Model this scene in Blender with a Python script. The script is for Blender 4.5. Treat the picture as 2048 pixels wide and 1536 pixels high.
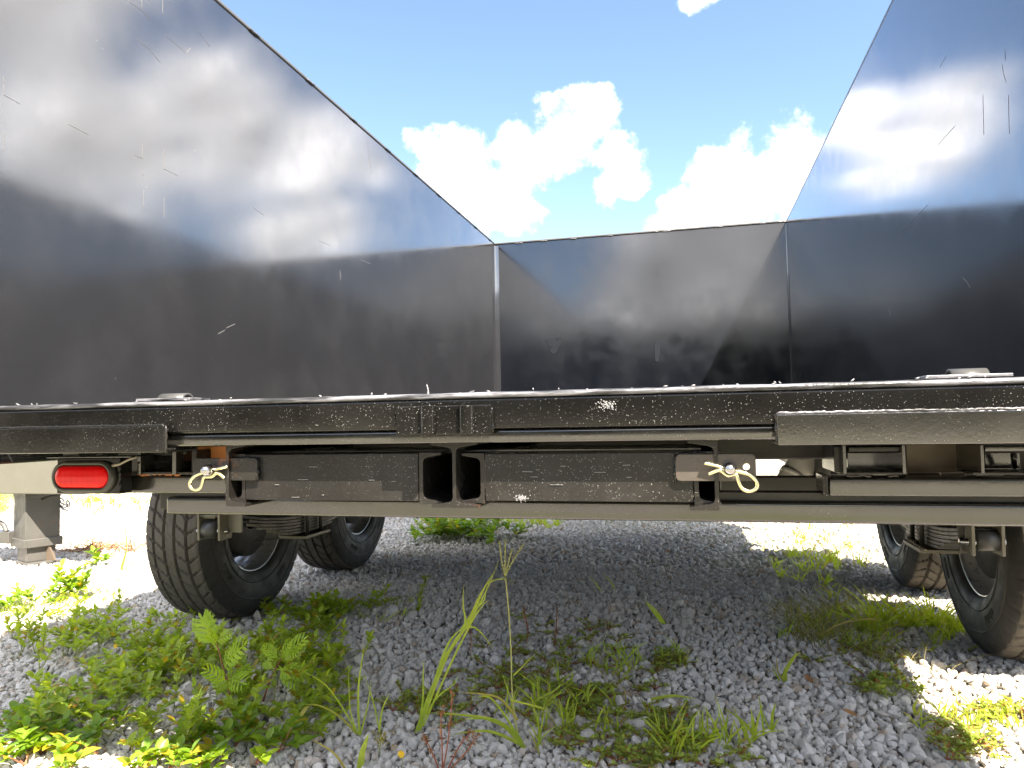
import bpy, bmesh, math, random
from mathutils import Vector, Matrix, Euler, noise
R = math.radians
random.seed(7)
S = bpy.context.scene
for o in list(bpy.data.objects): bpy.data.objects.remove(o)
COL = S.collection

# ------------------------------------------------------------------ camera
CZ = 0.67                                     # camera height above the gravel
F, CX, CY = 1458.0, 1024.0, 768.0             # focal length and centre in pixels of a 2048 wide frame
AX = Vector((0.9707, 0.2395, -0.0187)); AR = Vector((0.0301, -0.0439, 0.9986)); AF = Vector((-0.2383, 0.9699, 0.0498))
cd = bpy.data.cameras.new('camera'); cam = bpy.data.objects.new('camera', cd); COL.objects.link(cam)
cd.sensor_width = 36.0; cd.lens = 36.0 * F / 2048.0; cd.clip_start = 0.02; cd.clip_end = 2000
m3 = Matrix((AX, AR, -AF)).transposed()
cam.matrix_world = Matrix.Translation((0, 0, CZ)) @ m3.to_4x4()
S.camera = cam

def ray(px, py):                              # viewing direction of a pixel of the photograph
    return AX * (px - CX) - AR * (py - CY) + AF * F
def P(px, py, Y):                             # the point of the upright plane y = Y
    d = ray(px, py); d = d * (Y / d.y); return Vector((d.x, d.y, d.z + CZ))
def PX(px, py, X):
    d = ray(px, py); d = d * (X / d.x); return Vector((d.x, d.y, d.z + CZ))
def G(px, py, z=0.0):                         # the point of the ground
    d = ray(px, py); d = d * ((z - CZ) / d.z); return Vector((d.x, d.y, z))
def toscreen(p):
    q = Vector(p) - Vector((0, 0, CZ)); zf = q.dot(AF)
    return (CX + F * q.dot(AX) / zf, CY - F * q.dot(AR) / zf, zf)

# ------------------------------------------------------------------ sun, sky with clouds, exposure
SUN = Vector((0.54, -0.60, 1.0)).normalized()
sl = bpy.data.lights.new('sun', 'SUN'); sl.energy = 2.8; sl.angle = R(0.53); sl.color = (1.0, 0.95, 0.86)
so = bpy.data.objects.new('sun', sl); COL.objects.link(so); so.location = (6, -5, 12)
so.rotation_euler = SUN.to_track_quat('Z', 'Y').to_euler()
S.view_settings.view_transform = 'Standard'; S.view_settings.look = 'None'
S.view_settings.gamma = 1.0; S.view_settings.use_curve_mapping = False
S.view_settings.exposure = 3.05
S.view_settings.use_white_balance = True; S.view_settings.white_balance_temperature = 7100; S.view_settings.white_balance_tint = 12

W = bpy.data.worlds.new('World'); S.world = W; W.use_nodes = True
wn = W.node_tree; wn.nodes.clear()
def N(nt, t, **kw):
    n = nt.nodes.new(t)
    for k, v in kw.items():
        if k.startswith('i_'):
            key = k[2:]; key = int(key) if key.isdigit() else key.replace('_', ' ')
            n.inputs[key].default_value = v
        else: setattr(n, k, v)
    return n
def math_n(nt, op, a, b=None, c=None, clamp=False):
    n = nt.nodes.new('ShaderNodeMath'); n.operation = op; n.use_clamp = clamp
    for i, v in enumerate((a, b, c)):
        if v is None: continue
        if isinstance(v, (int, float)): n.inputs[i].default_value = v
        else: nt.links.new(v, n.inputs[i])
    return n.outputs[0]
def maprange(nt, v, a, b, c=0, d=1, smooth=True):
    m = nt.nodes.new('ShaderNodeMapRange'); nt.links.new(v, m.inputs[0])
    if smooth: m.interpolation_type = 'SMOOTHSTEP'
    for i, x in enumerate((a, b, c, d)): m.inputs[1 + i].default_value = x
    return m.outputs[0]
def build_world():
    nt = wn; L = nt.links.new
    out = N(nt, 'ShaderNodeOutputWorld')
    sky = N(nt, 'ShaderNodeTexSky', sky_type='NISHITA', sun_disc=False)
    sky.sun_elevation = math.asin(SUN.z); sky.sun_rotation = math.atan2(SUN.x, SUN.y)
    sky.air_density = 0.9; sky.dust_density = 0.3; sky.ozone_density = 4.0; sky.altitude = 0
    bg = N(nt, 'ShaderNodeBackground'); bg.inputs[1].default_value = 0.05
    L(sky.outputs[0], bg.inputs[0])
    tc = N(nt, 'ShaderNodeTexCoord')
    nz = N(nt, 'ShaderNodeVectorMath', operation='NORMALIZE'); L(tc.outputs['Generated'], nz.inputs[0])
    d = nz.outputs[0]
    def fbm(vec, scale, det=7.0, rough=0.58):
        n = N(nt, 'ShaderNodeTexNoise'); n.inputs['Scale'].default_value = scale
        n.inputs['Detail'].default_value = det; n.inputs['Roughness'].default_value = rough
        L(vec, n.inputs['Vector']); return n.outputs[0]
    # cumulus heaps: (pixel x, pixel y, radius in pixels, wall the heap is seen mirrored in)
    heaps = [(1195, 235, 62, ''), (1120, 275, 75, ''), (1040, 325, 88, ''), (960, 375, 72, ''), (900, 320, 78, ''), (850, 290, 52, ''), (985, 435, 48, ''),
             (1235, 330, 70, ''), (1200, 375, 46, ''), (1262, 372, 26, ''), (1590, 270, 62, ''), (1560, 350, 100, ''), (1465, 350, 95, ''),
             (1370, 430, 70, ''), (1480, 440, 100, ''), (1640, 330, 90, ''), (1400, -14, 34, ''), (1700, 390, 80, ''), (1310, 452, 44, ''),
             (110, 250, 165, 'L'), (270, 280, 165, 'L'), (20, 230, 140, 'L'), (420, 190, 130, 'L'), (480, 280, 165, 'L'), (610, 290, 120, 'L'), (560, 480, 105, 'L'), (650, 450, 85, 'L'), (740, 330, 55, 'L'),
             (1840, 320, 75, 'R'), (1920, 250, 85, 'R'), (1750, 360, 55, 'R')]
    pts = []
    for (px, py, r, w) in heaps:
        v = ray(px, py).normalized()
        if w: v = Vector((-v.x, v.y, v.z))
        pts.append((v, r / F * (1.0 if w else 0.80)))
    wv = N(nt, 'ShaderNodeTexNoise'); wv.inputs['Scale'].default_value = 9; wv.inputs['Detail'].default_value = 4
    L(d, wv.inputs['Vector'])
    sub = N(nt, 'ShaderNodeVectorMath', operation='SUBTRACT'); L(wv.outputs['Color'], sub.inputs[0]); sub.inputs[1].default_value = (.5, .5, .5)
    sc = N(nt, 'ShaderNodeVectorMath', operation='SCALE'); L(sub.outputs[0], sc.inputs[0]); sc.inputs['Scale'].default_value = .06
    dw = N(nt, 'ShaderNodeVectorMath', operation='ADD'); L(d, dw.inputs[0]); L(sc.outputs[0], dw.inputs[1])
    field = None
    for v, r in pts:
        ds = N(nt, 'ShaderNodeVectorMath', operation='DISTANCE'); L(dw.outputs[0], ds.inputs[0]); ds.inputs[1].default_value = v
        f = math_n(nt, 'MULTIPLY_ADD', ds.outputs['Value'], -1.0 / r, 1.0)
        field = f if field is None else math_n(nt, 'SMOOTH_MAX', field, f, 0.25)
    # heaps added over the unseen rest of the sky, thickened to brighten the shade
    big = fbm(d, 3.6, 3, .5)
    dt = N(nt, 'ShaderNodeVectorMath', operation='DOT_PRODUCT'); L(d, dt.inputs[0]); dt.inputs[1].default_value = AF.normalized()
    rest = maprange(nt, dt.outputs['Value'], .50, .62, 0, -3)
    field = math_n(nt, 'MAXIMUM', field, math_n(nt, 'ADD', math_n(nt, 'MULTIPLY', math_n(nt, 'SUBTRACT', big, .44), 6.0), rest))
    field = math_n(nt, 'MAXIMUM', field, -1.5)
    n1 = fbm(d, 11.0, 9, .62)
    off = N(nt, 'ShaderNodeVectorMath', operation='ADD'); L(d, off.inputs[0]); off.inputs[1].default_value = SUN * .022
    n2 = fbm(off.outputs[0], 11.0, 5, .6)
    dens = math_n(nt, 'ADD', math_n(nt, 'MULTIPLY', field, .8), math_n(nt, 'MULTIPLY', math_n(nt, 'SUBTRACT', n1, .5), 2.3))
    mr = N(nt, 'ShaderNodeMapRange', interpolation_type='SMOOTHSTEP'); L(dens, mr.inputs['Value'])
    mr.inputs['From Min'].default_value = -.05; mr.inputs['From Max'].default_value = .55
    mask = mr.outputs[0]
    shade = math_n(nt, 'ADD', .58, math_n(nt, 'MULTIPLY', math_n(nt, 'SUBTRACT', n1, n2), 3.2))
    shade = math_n(nt, 'MAXIMUM', shade, .24)
    core = N(nt, 'ShaderNodeMapRange'); L(dens, core.inputs['Value']); core.inputs['From Min'].default_value = .2; core.inputs['From Max'].default_value = 1.3
    core.inputs['To Min'].default_value = 1.0; core.inputs['To Max'].default_value = .82
    shade = math_n(nt, 'MULTIPLY', shade, core.outputs[0])
    cb = N(nt, 'ShaderNodeBackground'); cb.inputs[0].default_value = (.93, .965, 1.02, 1)
    L(math_n(nt, 'MULTIPLY', shade, .72), cb.inputs[1])
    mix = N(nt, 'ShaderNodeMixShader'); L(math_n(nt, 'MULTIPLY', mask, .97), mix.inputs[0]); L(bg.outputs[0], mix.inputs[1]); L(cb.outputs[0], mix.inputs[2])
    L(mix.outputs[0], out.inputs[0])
build_world()
W.cycles.sampling_method = 'MANUAL'; W.cycles.sample_map_resolution = 1024

# ------------------------------------------------------------------ helpers
def tag(o, label=None, cat=None, group=None, kind=None):
    if label: o['label'] = label
    if cat: o['category'] = cat
    if group: o['group'] = group
    if kind: o['kind'] = kind
    return o
def empty(name, loc, label, cat, group=None):
    o = bpy.data.objects.new(name, None); COL.objects.link(o); o.location = loc; o.empty_display_size = .05
    return tag(o, label, cat, group)
def link(name, me, parent=None):
    o = bpy.data.objects.new(name, me); COL.objects.link(o)
    if parent is not None:
        o.parent = parent
        if parent.type == 'EMPTY': o.matrix_parent_inverse = Matrix.Translation(-parent.location)
    return o
class MB:
    def __init__(s): s.v = []; s.f = []; s.sm = []
    def add(s, vs, fs, smooth=False):
        b = len(s.v); s.v += [tuple(v) for v in vs]
        for f in fs: s.f.append(tuple(i + b for i in f)); s.sm.append(smooth)
    def box(s, a, b):
        (x0, y0, z0), (x1, y1, z1) = a, b
        x0, x1 = min(x0, x1), max(x0, x1); y0, y1 = min(y0, y1), max(y0, y1); z0, z1 = min(z0, z1), max(z0, z1)
        s.add([(x0,y0,z0),(x1,y0,z0),(x1,y1,z0),(x0,y1,z0),(x0,y0,z1),(x1,y0,z1),(x1,y1,z1),(x0,y1,z1)],
              [(0,3,2,1),(4,5,6,7),(0,1,5,4),(1,2,6,5),(2,3,7,6),(3,0,4,7)])
    def prism(s, pts, ext):                   # closed outline (counter-clockwise seen against ext) pushed along ext
        n = len(pts); e = Vector(ext); p = [Vector(q) for q in pts]
        s.add(p + [q + e for q in p], [tuple(range(n - 1, -1, -1)), tuple(range(n, 2 * n))] + [(i, (i+1) % n, (i+1) % n + n, i + n) for i in range(n)])
    def tube(s, path, r, n=8, caps=True):
        path = [Vector(p) for p in path]; m = len(path); rs = r if isinstance(r, (list, tuple)) else [r] * m
        vs = []; prev = None
        for i, p in enumerate(path):
            t = (path[min(i+1, m-1)] - path[max(i-1, 0)]).normalized()
            if prev is None:
                a = Vector((0, 0, 1)) if abs(t.z) < .9 else Vector((1, 0, 0)); u = t.cross(a).normalized()
            else: u = (prev - t * prev.dot(t)).normalized()
            prev = u; w = t.cross(u)
            for k in range(n):
                an = 2 * math.pi * k / n; vs.append(p + (u * math.cos(an) + w * math.sin(an)) * rs[i])
        fs = [(i*n + k, i*n + (k+1) % n, (i+1)*n + (k+1) % n, (i+1)*n + k) for i in range(m-1) for k in range(n)]
        if caps: fs += [tuple(range(n-1, -1, -1)), tuple((m-1)*n + k for k in range(n))]
        s.add(vs, fs, True)
    def lathe(s, prof, c, n=48, closed=False):     # profile of (x offset, radius), turned round the x axis through c
        vs = []; m = len(prof)
        for k in range(n):
            a = 2 * math.pi * k / n
            for (x, r) in prof: vs.append((c[0] + x, c[1] + r * math.sin(a), c[2] + r * math.cos(a)))
        fs = []
        for k in range(n):
            for i in range(m if closed else m - 1):
                j = (i + 1) % m; k2 = (k + 1) % n
                fs.append((k*m + i, k2*m + i, k2*m + j, k*m + j))
        s.add(vs, fs, True)
    def mesh(s, name, mat, bevel=0):
        me = bpy.data.meshes.new(name); me.from_pydata(s.v, [], s.f)
        me.polygons.foreach_set('use_smooth', s.sm); me.materials.append(mat); me.update(); return me
    def build(s, name, mat, parent=None, bevel=0, label=None, recalc=True):
        me = s.mesh(name, mat)
        if recalc:
            bm = bmesh.new(); bm.from_mesh(me); bmesh.ops.recalc_face_normals(bm, faces=bm.faces); bm.to_mesh(me); bm.free()
        o = link(name, me, parent)
        if bevel:
            b = o.modifiers.new('edge', 'BEVEL'); b.width = bevel; b.segments = 3; b.limit_method = 'ANGLE'; b.angle_limit = R(40)
            b.harden_normals = False
            for p in me.polygons: p.use_smooth = True
            w = o.modifiers.new('normals', 'WEIGHTED_NORMAL'); w.keep_sharp = False
        if label: o['label'] = label
        return o

# ------------------------------------------------------------------ materials
def new_mat(name):
    m = bpy.data.materials.new(name); m.use_nodes = True; nt = m.node_tree
    b = nt.nodes['Principled BSDF']; return m, nt, b
def noise_n(nt, scale, det=4, rough=.55, vec=None, dim='3D'):
    n = nt.nodes.new('ShaderNodeTexNoise'); n.inputs['Scale'].default_value = scale; n.inputs['Detail'].default_value = det; n.inputs['Roughness'].default_value = rough
    if vec is not None: nt.links.new(vec, n.inputs['Vector'])
    return n
def ramp(nt, fac, stops):
    r = nt.nodes.new('ShaderNodeValToRGB'); e = r.color_ramp.elements
    while len(e) < len(stops): e.new(.5)
    for i, (p, c) in enumerate(stops): e[i].position = p; e[i].color = (c[0], c[1], c[2], 1)
    nt.links.new(fac, r.inputs[0]); return r.outputs[0]
def mixc(nt, f, a, b):
    m = nt.nodes.new('ShaderNodeMix'); m.data_type = 'RGBA'
    for s, v in ((m.inputs[0], f), (m.inputs[6], a), (m.inputs[7], b)):
        if isinstance(v, (tuple, float, int)): s.default_value = v if not isinstance(v, tuple) else (*v[:3], 1)
        else: nt.links.new(v, s)
    return m.outputs[2]
def bump(nt, h, strength, dist, prev=None):
    b = nt.nodes.new('ShaderNodeBump'); b.inputs['Strength'].default_value = strength; b.inputs['Distance'].default_value = dist
    nt.links.new(h, b.inputs['Height'])
    if prev is not None: nt.links.new(prev, b.inputs['Normal'])
    return b.outputs[0]
def obj_vec(nt, sx=1, sy=1, sz=1):
    t = nt.nodes.new('ShaderNodeTexCoord'); mp = nt.nodes.new('ShaderNodeMapping'); mp.inputs['Scale'].default_value = (sx, sy, sz)
    nt.links.new(t.outputs['Object'], mp.inputs[0]); return mp.outputs[0]
def specks(nt, scale, size, vec):
    v = nt.nodes.new('ShaderNodeTexVoronoi'); v.inputs['Scale'].default_value = scale; nt.links.new(vec, v.inputs['Vector'])
    sp = nt.nodes.new('ShaderNodeSeparateColor'); nt.links.new(v.outputs['Color'], sp.inputs[0])
    thr = math_n(nt, 'MULTIPLY', math_n(nt, 'POWER', sp.outputs[0], 5.0), size)
    return math_n(nt, 'LESS_THAN', v.outputs['Distance'], thr)
def paint(name, base, ior, rough, coat, speck, speck_scale, wav, orange, rust=0.0, dust=.0, streak=False):
    m, nt, b = new_mat(name); v = obj_vec(nt)
    col = mixc(nt, noise_n(nt, 3.0, 5, .6, v).outputs[0], tuple(c * .8 for c in base), tuple(c * 1.25 for c in base))
    if dust:
        dn = maprange(nt, noise_n(nt, 6.0, 8, .65, obj_vec(nt, 1, 1, .35) if streak else v).outputs[0], .42, .75, 0, dust)
        col = mixc(nt, dn, col, (.32, .30, .27))
    rg = maprange(nt, noise_n(nt, 9.0, 6, .6, v).outputs[0], .3, .7, rough * .75, rough * 1.35)
    if rust:
        rn = maprange(nt, noise_n(nt, 14.0, 8, .7, v).outputs[0], .68 - .1 * rust, .74, 0, .85)
        col = mixc(nt, rn, col, (.22, .075, .025))
        rg = math_n(nt, 'ADD', rg, math_n(nt, 'MULTIPLY', rn, .4))
    if speck:
        s = math_n(nt, 'MULTIPLY', specks(nt, speck_scale, speck, v), maprange(nt, noise_n(nt, 7.0, 6, .7, v).outputs[0], .40, .62, .12, .8))
        col = mixc(nt, s, col, (.34, .33, .31)); rg = math_n(nt, 'ADD', rg, math_n(nt, 'MULTIPLY', s, .35))
    nt.links.new(col, b.inputs['Base Color']); nt.links.new(rg, b.inputs['Roughness'])
    b.inputs['IOR'].default_value = ior
    b.inputs['Coat Weight'].default_value = coat; b.inputs['Coat Roughness'].default_value = rough * .6; b.inputs['Coat IOR'].default_value = 1.7
    p = bump(nt, noise_n(nt, 1.5, 1.5, .5, v).outputs[0], 1.0, wav) if wav else None
    if streak: p = bump(nt, noise_n(nt, 1.0, 3, .5, obj_vec(nt, 26, 26, 1.2)).outputs[0], 1.0, .00003, p)
    if orange: p = bump(nt, noise_n(nt, 260.0, 3, .6, v).outputs[0], 1.0, orange, p)
    if p is not None:
        nt.links.new(p, b.inputs['Normal']); nt.links.new(p, b.inputs['Coat Normal'])
    return m
M = {}
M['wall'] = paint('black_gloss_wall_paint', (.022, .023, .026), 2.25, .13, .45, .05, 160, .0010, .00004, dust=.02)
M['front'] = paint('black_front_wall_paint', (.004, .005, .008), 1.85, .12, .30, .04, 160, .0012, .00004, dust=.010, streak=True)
M['frame'] = paint('black_frame_paint', (.005, .0048, .0045), 1.34, .17, .10, .34, 620, .0006, .00010, dust=.02)
M['frame_rust'] = paint('black_frame_paint_with_rust', (.012, .0105, .009), 1.42, .26, .1, .28, 620, .0006, .00015, rust=.6, dust=.05)
M['beam'] = paint('black_beam_paint', (.013, .0125, .0105), 1.85, .14, .25, .2, 620, .0006, .00006, rust=.15, dust=.04)
M['ramp'] = paint('dull_black_ramp_paint', (.010, .009, .008), 1.40, .36, .05, .38, 620, .0005, .0003, rust=.1, dust=.06)
M['dull'] = paint('underbody_black', (.016, .015, .0135), 1.5, .42, .0, .06, 260, 0, .0002, rust=.25, dust=.08)
def simple(name, col, rough, metal=0.0, spec=.5, bmp=0, bs=60, var=.25, ior=1.5, rust=0):
    m, nt, b = new_mat(name); v = obj_vec(nt)
    c = mixc(nt, noise_n(nt, 12, 6, .65, v).outputs[0], tuple(x * (1 - var) for x in col), tuple(min(1, x * (1 + var)) for x in col))
    if rust:
        rn = maprange(nt, noise_n(nt, 18.0, 8, .7, v).outputs[0], .58, .7, 0, rust); c = mixc(nt, rn, c, (.25, .09, .03))
    nt.links.new(c, b.inputs['Base Color']); b.inputs['Metallic'].default_value = metal; b.inputs['IOR'].default_value = ior
    nt.links.new(maprange(nt, noise_n(nt, 25, 4, .6, v).outputs[0], .3, .7, rough * .8, min(1, rough * 1.25)), b.inputs['Roughness'])
    b.inputs['Specular IOR Level'].default_value = spec
    if bmp: nt.links.new(bump(nt, noise_n(nt, bs, 5, .6, v).outputs[0], 1.0, bmp), b.inputs['Normal'])
    return m
M['spat'] = simple('bright_spatter', (.26, .26, .265), .35, .35, .5, .0012, 160, .35)
M['edge'] = simple('worn_glinting_sill_edge', (.26, .26, .265), .38, .35, .5, .0012, 160, .35)
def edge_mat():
    m, nt, b = new_mat('chipped_glinting_edge'); v = obj_vec(nt, 9, 60, 120)  # pale noise paints both bare metal chips and sun glints
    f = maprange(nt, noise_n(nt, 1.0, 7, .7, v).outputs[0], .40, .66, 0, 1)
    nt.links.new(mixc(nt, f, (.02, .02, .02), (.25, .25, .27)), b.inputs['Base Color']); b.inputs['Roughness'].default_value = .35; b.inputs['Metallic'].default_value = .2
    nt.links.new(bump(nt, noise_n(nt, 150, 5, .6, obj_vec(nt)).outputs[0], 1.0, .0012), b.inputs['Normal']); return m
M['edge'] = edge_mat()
M['weld'] = simple('weld_bead', (.16, .16, .16), .35, .5, .5, .0008, 200, .4)
M['rubber'] = simple('tyre_rubber', (.028, .026, .023), .62, 0, .4, .0004, 90, .35)
M['tread'] = simple('dusty_tread_rubber', (.10, .089, .074), .8, 0, .3, .0008, 120, .45)
M['rim'] = simple('grey_rim_paint', (.42, .41, .39), .30, .3, .5, .0002, 60, .15)
M['drum'] = simple('dark_drum_iron', (.045, .043, .04), .5, .3, .5, .0006, 60, .4, rust=.3)
M['zinc'] = simple('yellow_zinc_wire', (.74, .68, .44), .22, 1.0, .5, 0, 60, .12)
M['chrome'] = simple('silver_cylinder_paint', (.62, .60, .55), .3, .3, .5, 0, 60, .05)
M['pin'] = simple('bright_pin_steel', (.42, .42, .43), .2, 1.0, .5, 0, 60, .15)
M['rust'] = simple('orange_rust_primer', (.36, .14, .045), .8, 0, .3, .0005, 80, .35)
M['brown'] = simple('brown_mill_scale', (.15, .115, .085), .45, .2, .5, .0003, 60, .3)
M['strap'] = simple('lit_strap_paint', (.075, .064, .054), .3, .2, .5, .0003, 120, .5, rust=.25)  # sunlit tone of the right strap put into the colour, with rust spots
M['ridge'] = simple('raised_weld_ridge', (.13, .13, .13), .55, 0, .4, 0, 60, .2)
M['rail'] = simple('grey_rail_paint', (.10, .098, .093), .35, .1, .5, .0003, 60, .3)  # paler grey than the black walls below
M['gasket'] = simple('black_lamp_gasket', (.05, .05, .042), .38, 0, .5, 0, 60, .1)
M['jack'] = simple('grey_jack_paint', (.10, .097, .09), .40, .15, .5, .0003, 60, .2, rust=.25)
M['tongue'] = simple('beige_grey_tongue_paint', (.13, .125, .102), .38, 0, .5, .0003, 50, .12)
M['bracket'] = simple('grey_bushing', (.05, .05, .048), .45, 0, .5, .0003, 60, .15)
M['hangar'] = simple('olive_hanger_paint', (.13, .12, .085), .4, .1, .5, .0003, 60, .3, rust=.4)
M['spring'] = simple('dark_spring_steel', (.04, .038, .033), .4, .3, .5, .0004, 60, .3)
M['wire'] = simple('brake_wire_sheath', (.28, .25, .2), .5, 0, .5, 0, 60, .2)
M['scuff'] = simple('dusty_scuff', (.010, .012, .016), .32, 0, .4, .0003, 90, .3)
M['label'] = simple('white_tape', (.6, .6, .58), .5, 0, .4, 0, 50, .5)
def lens_mat():
    m, nt, b = new_mat('red_lamp_lens'); v = obj_vec(nt)
    ck = nt.nodes.new('ShaderNodeTexVoronoi'); ck.inputs['Scale'].default_value = 85; ck.inputs['Randomness'].default_value = .15; nt.links.new(v, ck.inputs['Vector'])
    c = mixc(nt, noise_n(nt, 40, 5, .6, v).outputs[0], (.62, .002, .004), (.85, .006, .008))
    nt.links.new(c, b.inputs['Base Color']); b.inputs['Roughness'].default_value = .3; b.inputs['Specular IOR Level'].default_value = .25; b.inputs['Subsurface Weight'].default_value = .25
    b.inputs['Subsurface Radius'].default_value = (.02, .001, .001); b.inputs['Subsurface Scale'].default_value = .2
    nt.links.new(bump(nt, ck.outputs['Distance'], .5, .0015), b.inputs['Normal'])
    b.inputs['Coat Weight'].default_value = .15; b.inputs['Coat Roughness'].default_value = .2
    return m
M['lens'] = lens_mat()
def leaf_mat(name, c1, c2, trans=.45, rough=.45, tip=None):
    m = bpy.data.materials.new(name); m.use_nodes = True; nt = m.node_tree; b = nt.nodes['Principled BSDF']; out = nt.nodes['Material Output']
    g = nt.nodes.new('ShaderNodeNewGeometry'); oi = nt.nodes.new('ShaderNodeObjectInfo')
    r = math_n(nt, 'FRACT', math_n(nt, 'ADD', g.outputs['Random Per Island'], oi.outputs['Random']))
    col = mixc(nt, r, c1, c2)
    n = noise_n(nt, 70, 4, .6, obj_vec(nt)); col = mixc(nt, maprange(nt, n.outputs[0], .45, .8, 0, .35), col, tuple(min(1, x * 1.7 + .02) for x in c2))
    if tip: col = mixc(nt, maprange(nt, math_n(nt, 'FRACT', math_n(nt, 'MULTIPLY', r, 7.31)), .9, .93, 0, .9), col, tip)
    nt.links.new(col, b.inputs['Base Color']); b.inputs['Roughness'].default_value = rough; b.inputs['Specular IOR Level'].default_value = .45
    t = nt.nodes.new('ShaderNodeBsdfTranslucent')
    tcol = nt.nodes.new('ShaderNodeMix'); tcol.data_type = 'RGBA'; tcol.blend_type = 'MULTIPLY'; tcol.inputs[0].default_value = 1.0
    nt.links.new(col, tcol.inputs[6]); tcol.inputs[7].default_value = (1.6, 1.5, .6, 1)
    nt.links.new(tcol.outputs[2], t.inputs[0])
    mx = nt.nodes.new('ShaderNodeMixShader'); mx.inputs[0].default_value = trans
    nt.links.new(b.outputs[0], mx.inputs[1]); nt.links.new(t.outputs[0], mx.inputs[2]); nt.links.new(mx.outputs[0], out.inputs[0])
    return m
M['leaf'] = leaf_mat('weed_leaf', (.25, .36, .035), (.36, .45, .05), .5, .45, (.38, .26, .03))
M['leaf_bright'] = leaf_mat('fresh_leaf', (.13, .25, .02), (.22, .33, .03), .45, .42, (.42, .32, .03))
M['fern'] = leaf_mat('feathery_leaf', (.34, .50, .035), (.42, .54, .05), .48, .5)
M['grass'] = leaf_mat('grass_blade', (.30, .41, .04), (.42, .49, .07), .5, .45, (.40, .32, .09))
M['grass_light'] = leaf_mat('yellow_green_grass', (.38, .50, .05), (.46, .54, .07), .5, .42, (.45, .40, .10))
M['drygrass'] = leaf_mat('dry_grass_blade', (.28, .22, .09), (.22, .26, .05), .35, .6, (.42, .30, .12))
M['spurge'] = leaf_mat('small_spurge_leaf', (.24, .33, .06), (.36, .43, .08), .4, .5, (.30, .10, .03))
M['stem'] = leaf_mat('green_stem', (.30, .34, .10), (.36, .36, .12), .15, .5)
M['redstem'] = leaf_mat('red_stem', (.30, .08, .05), (.34, .15, .07), .15, .55)
M['yellowleaf'] = leaf_mat('yellowing_leaf', (.36, .27, .03), (.30, .28, .04), .4, .45)
M['brownweed'] = leaf_mat('dead_brown_weed', (.26, .12, .05), (.34, .19, .08), .2, .7)
M['brownleaf'] = leaf_mat('dark_dead_leaf', (.06, .045, .035), (.09, .07, .05), .1, .6)
M['petal'] = leaf_mat('yellow_petal', (.75, .48, .02), (.8, .55, .03), .3, .5)
M['treeleaf'] = leaf_mat('tree_leaf', (.018, .026, .010), (.03, .042, .014), .3, .5)
def stone_mat():
    m, nt, b = new_mat('limestone_gravel'); v = obj_vec(nt)
    oi = nt.nodes.new('ShaderNodeObjectInfo')
    c = ramp(nt, oi.outputs['Random'], [(0, (.54, .50, .445)), (.25, (.66, .62, .56)), (.6, (.70, .66, .60)), (.86, (.78, .74, .68)), (.95, (.56, .46, .36)), (1, (.48, .37, .27))])
    n = noise_n(nt, 3.2, 8, .72, v)
    c = mixc(nt, maprange(nt, n.outputs[0], .50, .70, 0, .32), c, (.36, .335, .30))
    nt.links.new(c, b.inputs['Base Color']); b.inputs['Roughness'].default_value = .85; b.inputs['Specular IOR Level'].default_value = .25
    nt.links.new(bump(nt, noise_n(nt, 6, 5, .65, v).outputs[0], .45, .09), b.inputs['Normal'])
    return m
M['stone'] = stone_mat()
def ground_mat():
    m, nt, b = new_mat('gravel_bed'); v = obj_vec(nt)
    vo = nt.nodes.new('ShaderNodeTexVoronoi'); vo.inputs['Scale'].default_value = 42; nt.links.new(v, vo.inputs['Vector'])
    sp = nt.nodes.new('ShaderNodeSeparateColor'); nt.links.new(vo.outputs['Color'], sp.inputs[0])
    c = ramp(nt, sp.outputs[0], [(0, (.34, .31, .27)), (.5, (.50, .465, .42)), (1, (.64, .60, .54))])
    c = mixc(nt, maprange(nt, vo.outputs['Distance'], .25, .6, 0, .9), c, (.12, .10, .085))
    t = nt.nodes.new('ShaderNodeTexCoord')
    gr = maprange(nt, noise_n(nt, .35, 6, .6, t.outputs['Object']).outputs[0], .46, .60, 0, .8)
    c = mixc(nt, gr, c, mixc(nt, noise_n(nt, 30, 5, .6, v).outputs[0], (.10, .13, .03), (.26, .27, .09)))
    nt.links.new(c, b.inputs['Base Color']); b.inputs['Roughness'].default_value = .95
    h = math_n(nt, 'SUBTRACT', 1.0, vo.outputs['Distance'])
    nt.links.new(bump(nt, h, .8, .012), b.inputs['Normal'])
    return m
M['ground'] = ground_mat()

# ------------------------------------------------------------------ ground
g = MB(); xs = [-400, -60, -15] + [-6 + i * .25 for i in range(49)] + [15, 60, 400]; ys = [-400, -60, -12, -3] + [i * .25 for i in range(49)] + [25, 80, 400]
def gz(x, y):
    if abs(x) > 8 or y < -2 or y > 14: return -.008
    return -.012 + .012 * noise.noise(Vector((x * 1.3, y * 1.3, 0))) + .006 * noise.noise(Vector((x * 3.5, y * 3.5, 5)))
nx = len(xs)
g.add([(x, y, gz(x, y)) for y in ys for x in xs], [(j*nx+i, j*nx+i+1, (j+1)*nx+i+1, (j+1)*nx+i) for j in range(len(ys)-1) for i in range(nx-1)], True)
tag(g.build('ground', M['ground'], recalc=False), 'pale gravel yard under and around the dump trailer', kind='structure')

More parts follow.
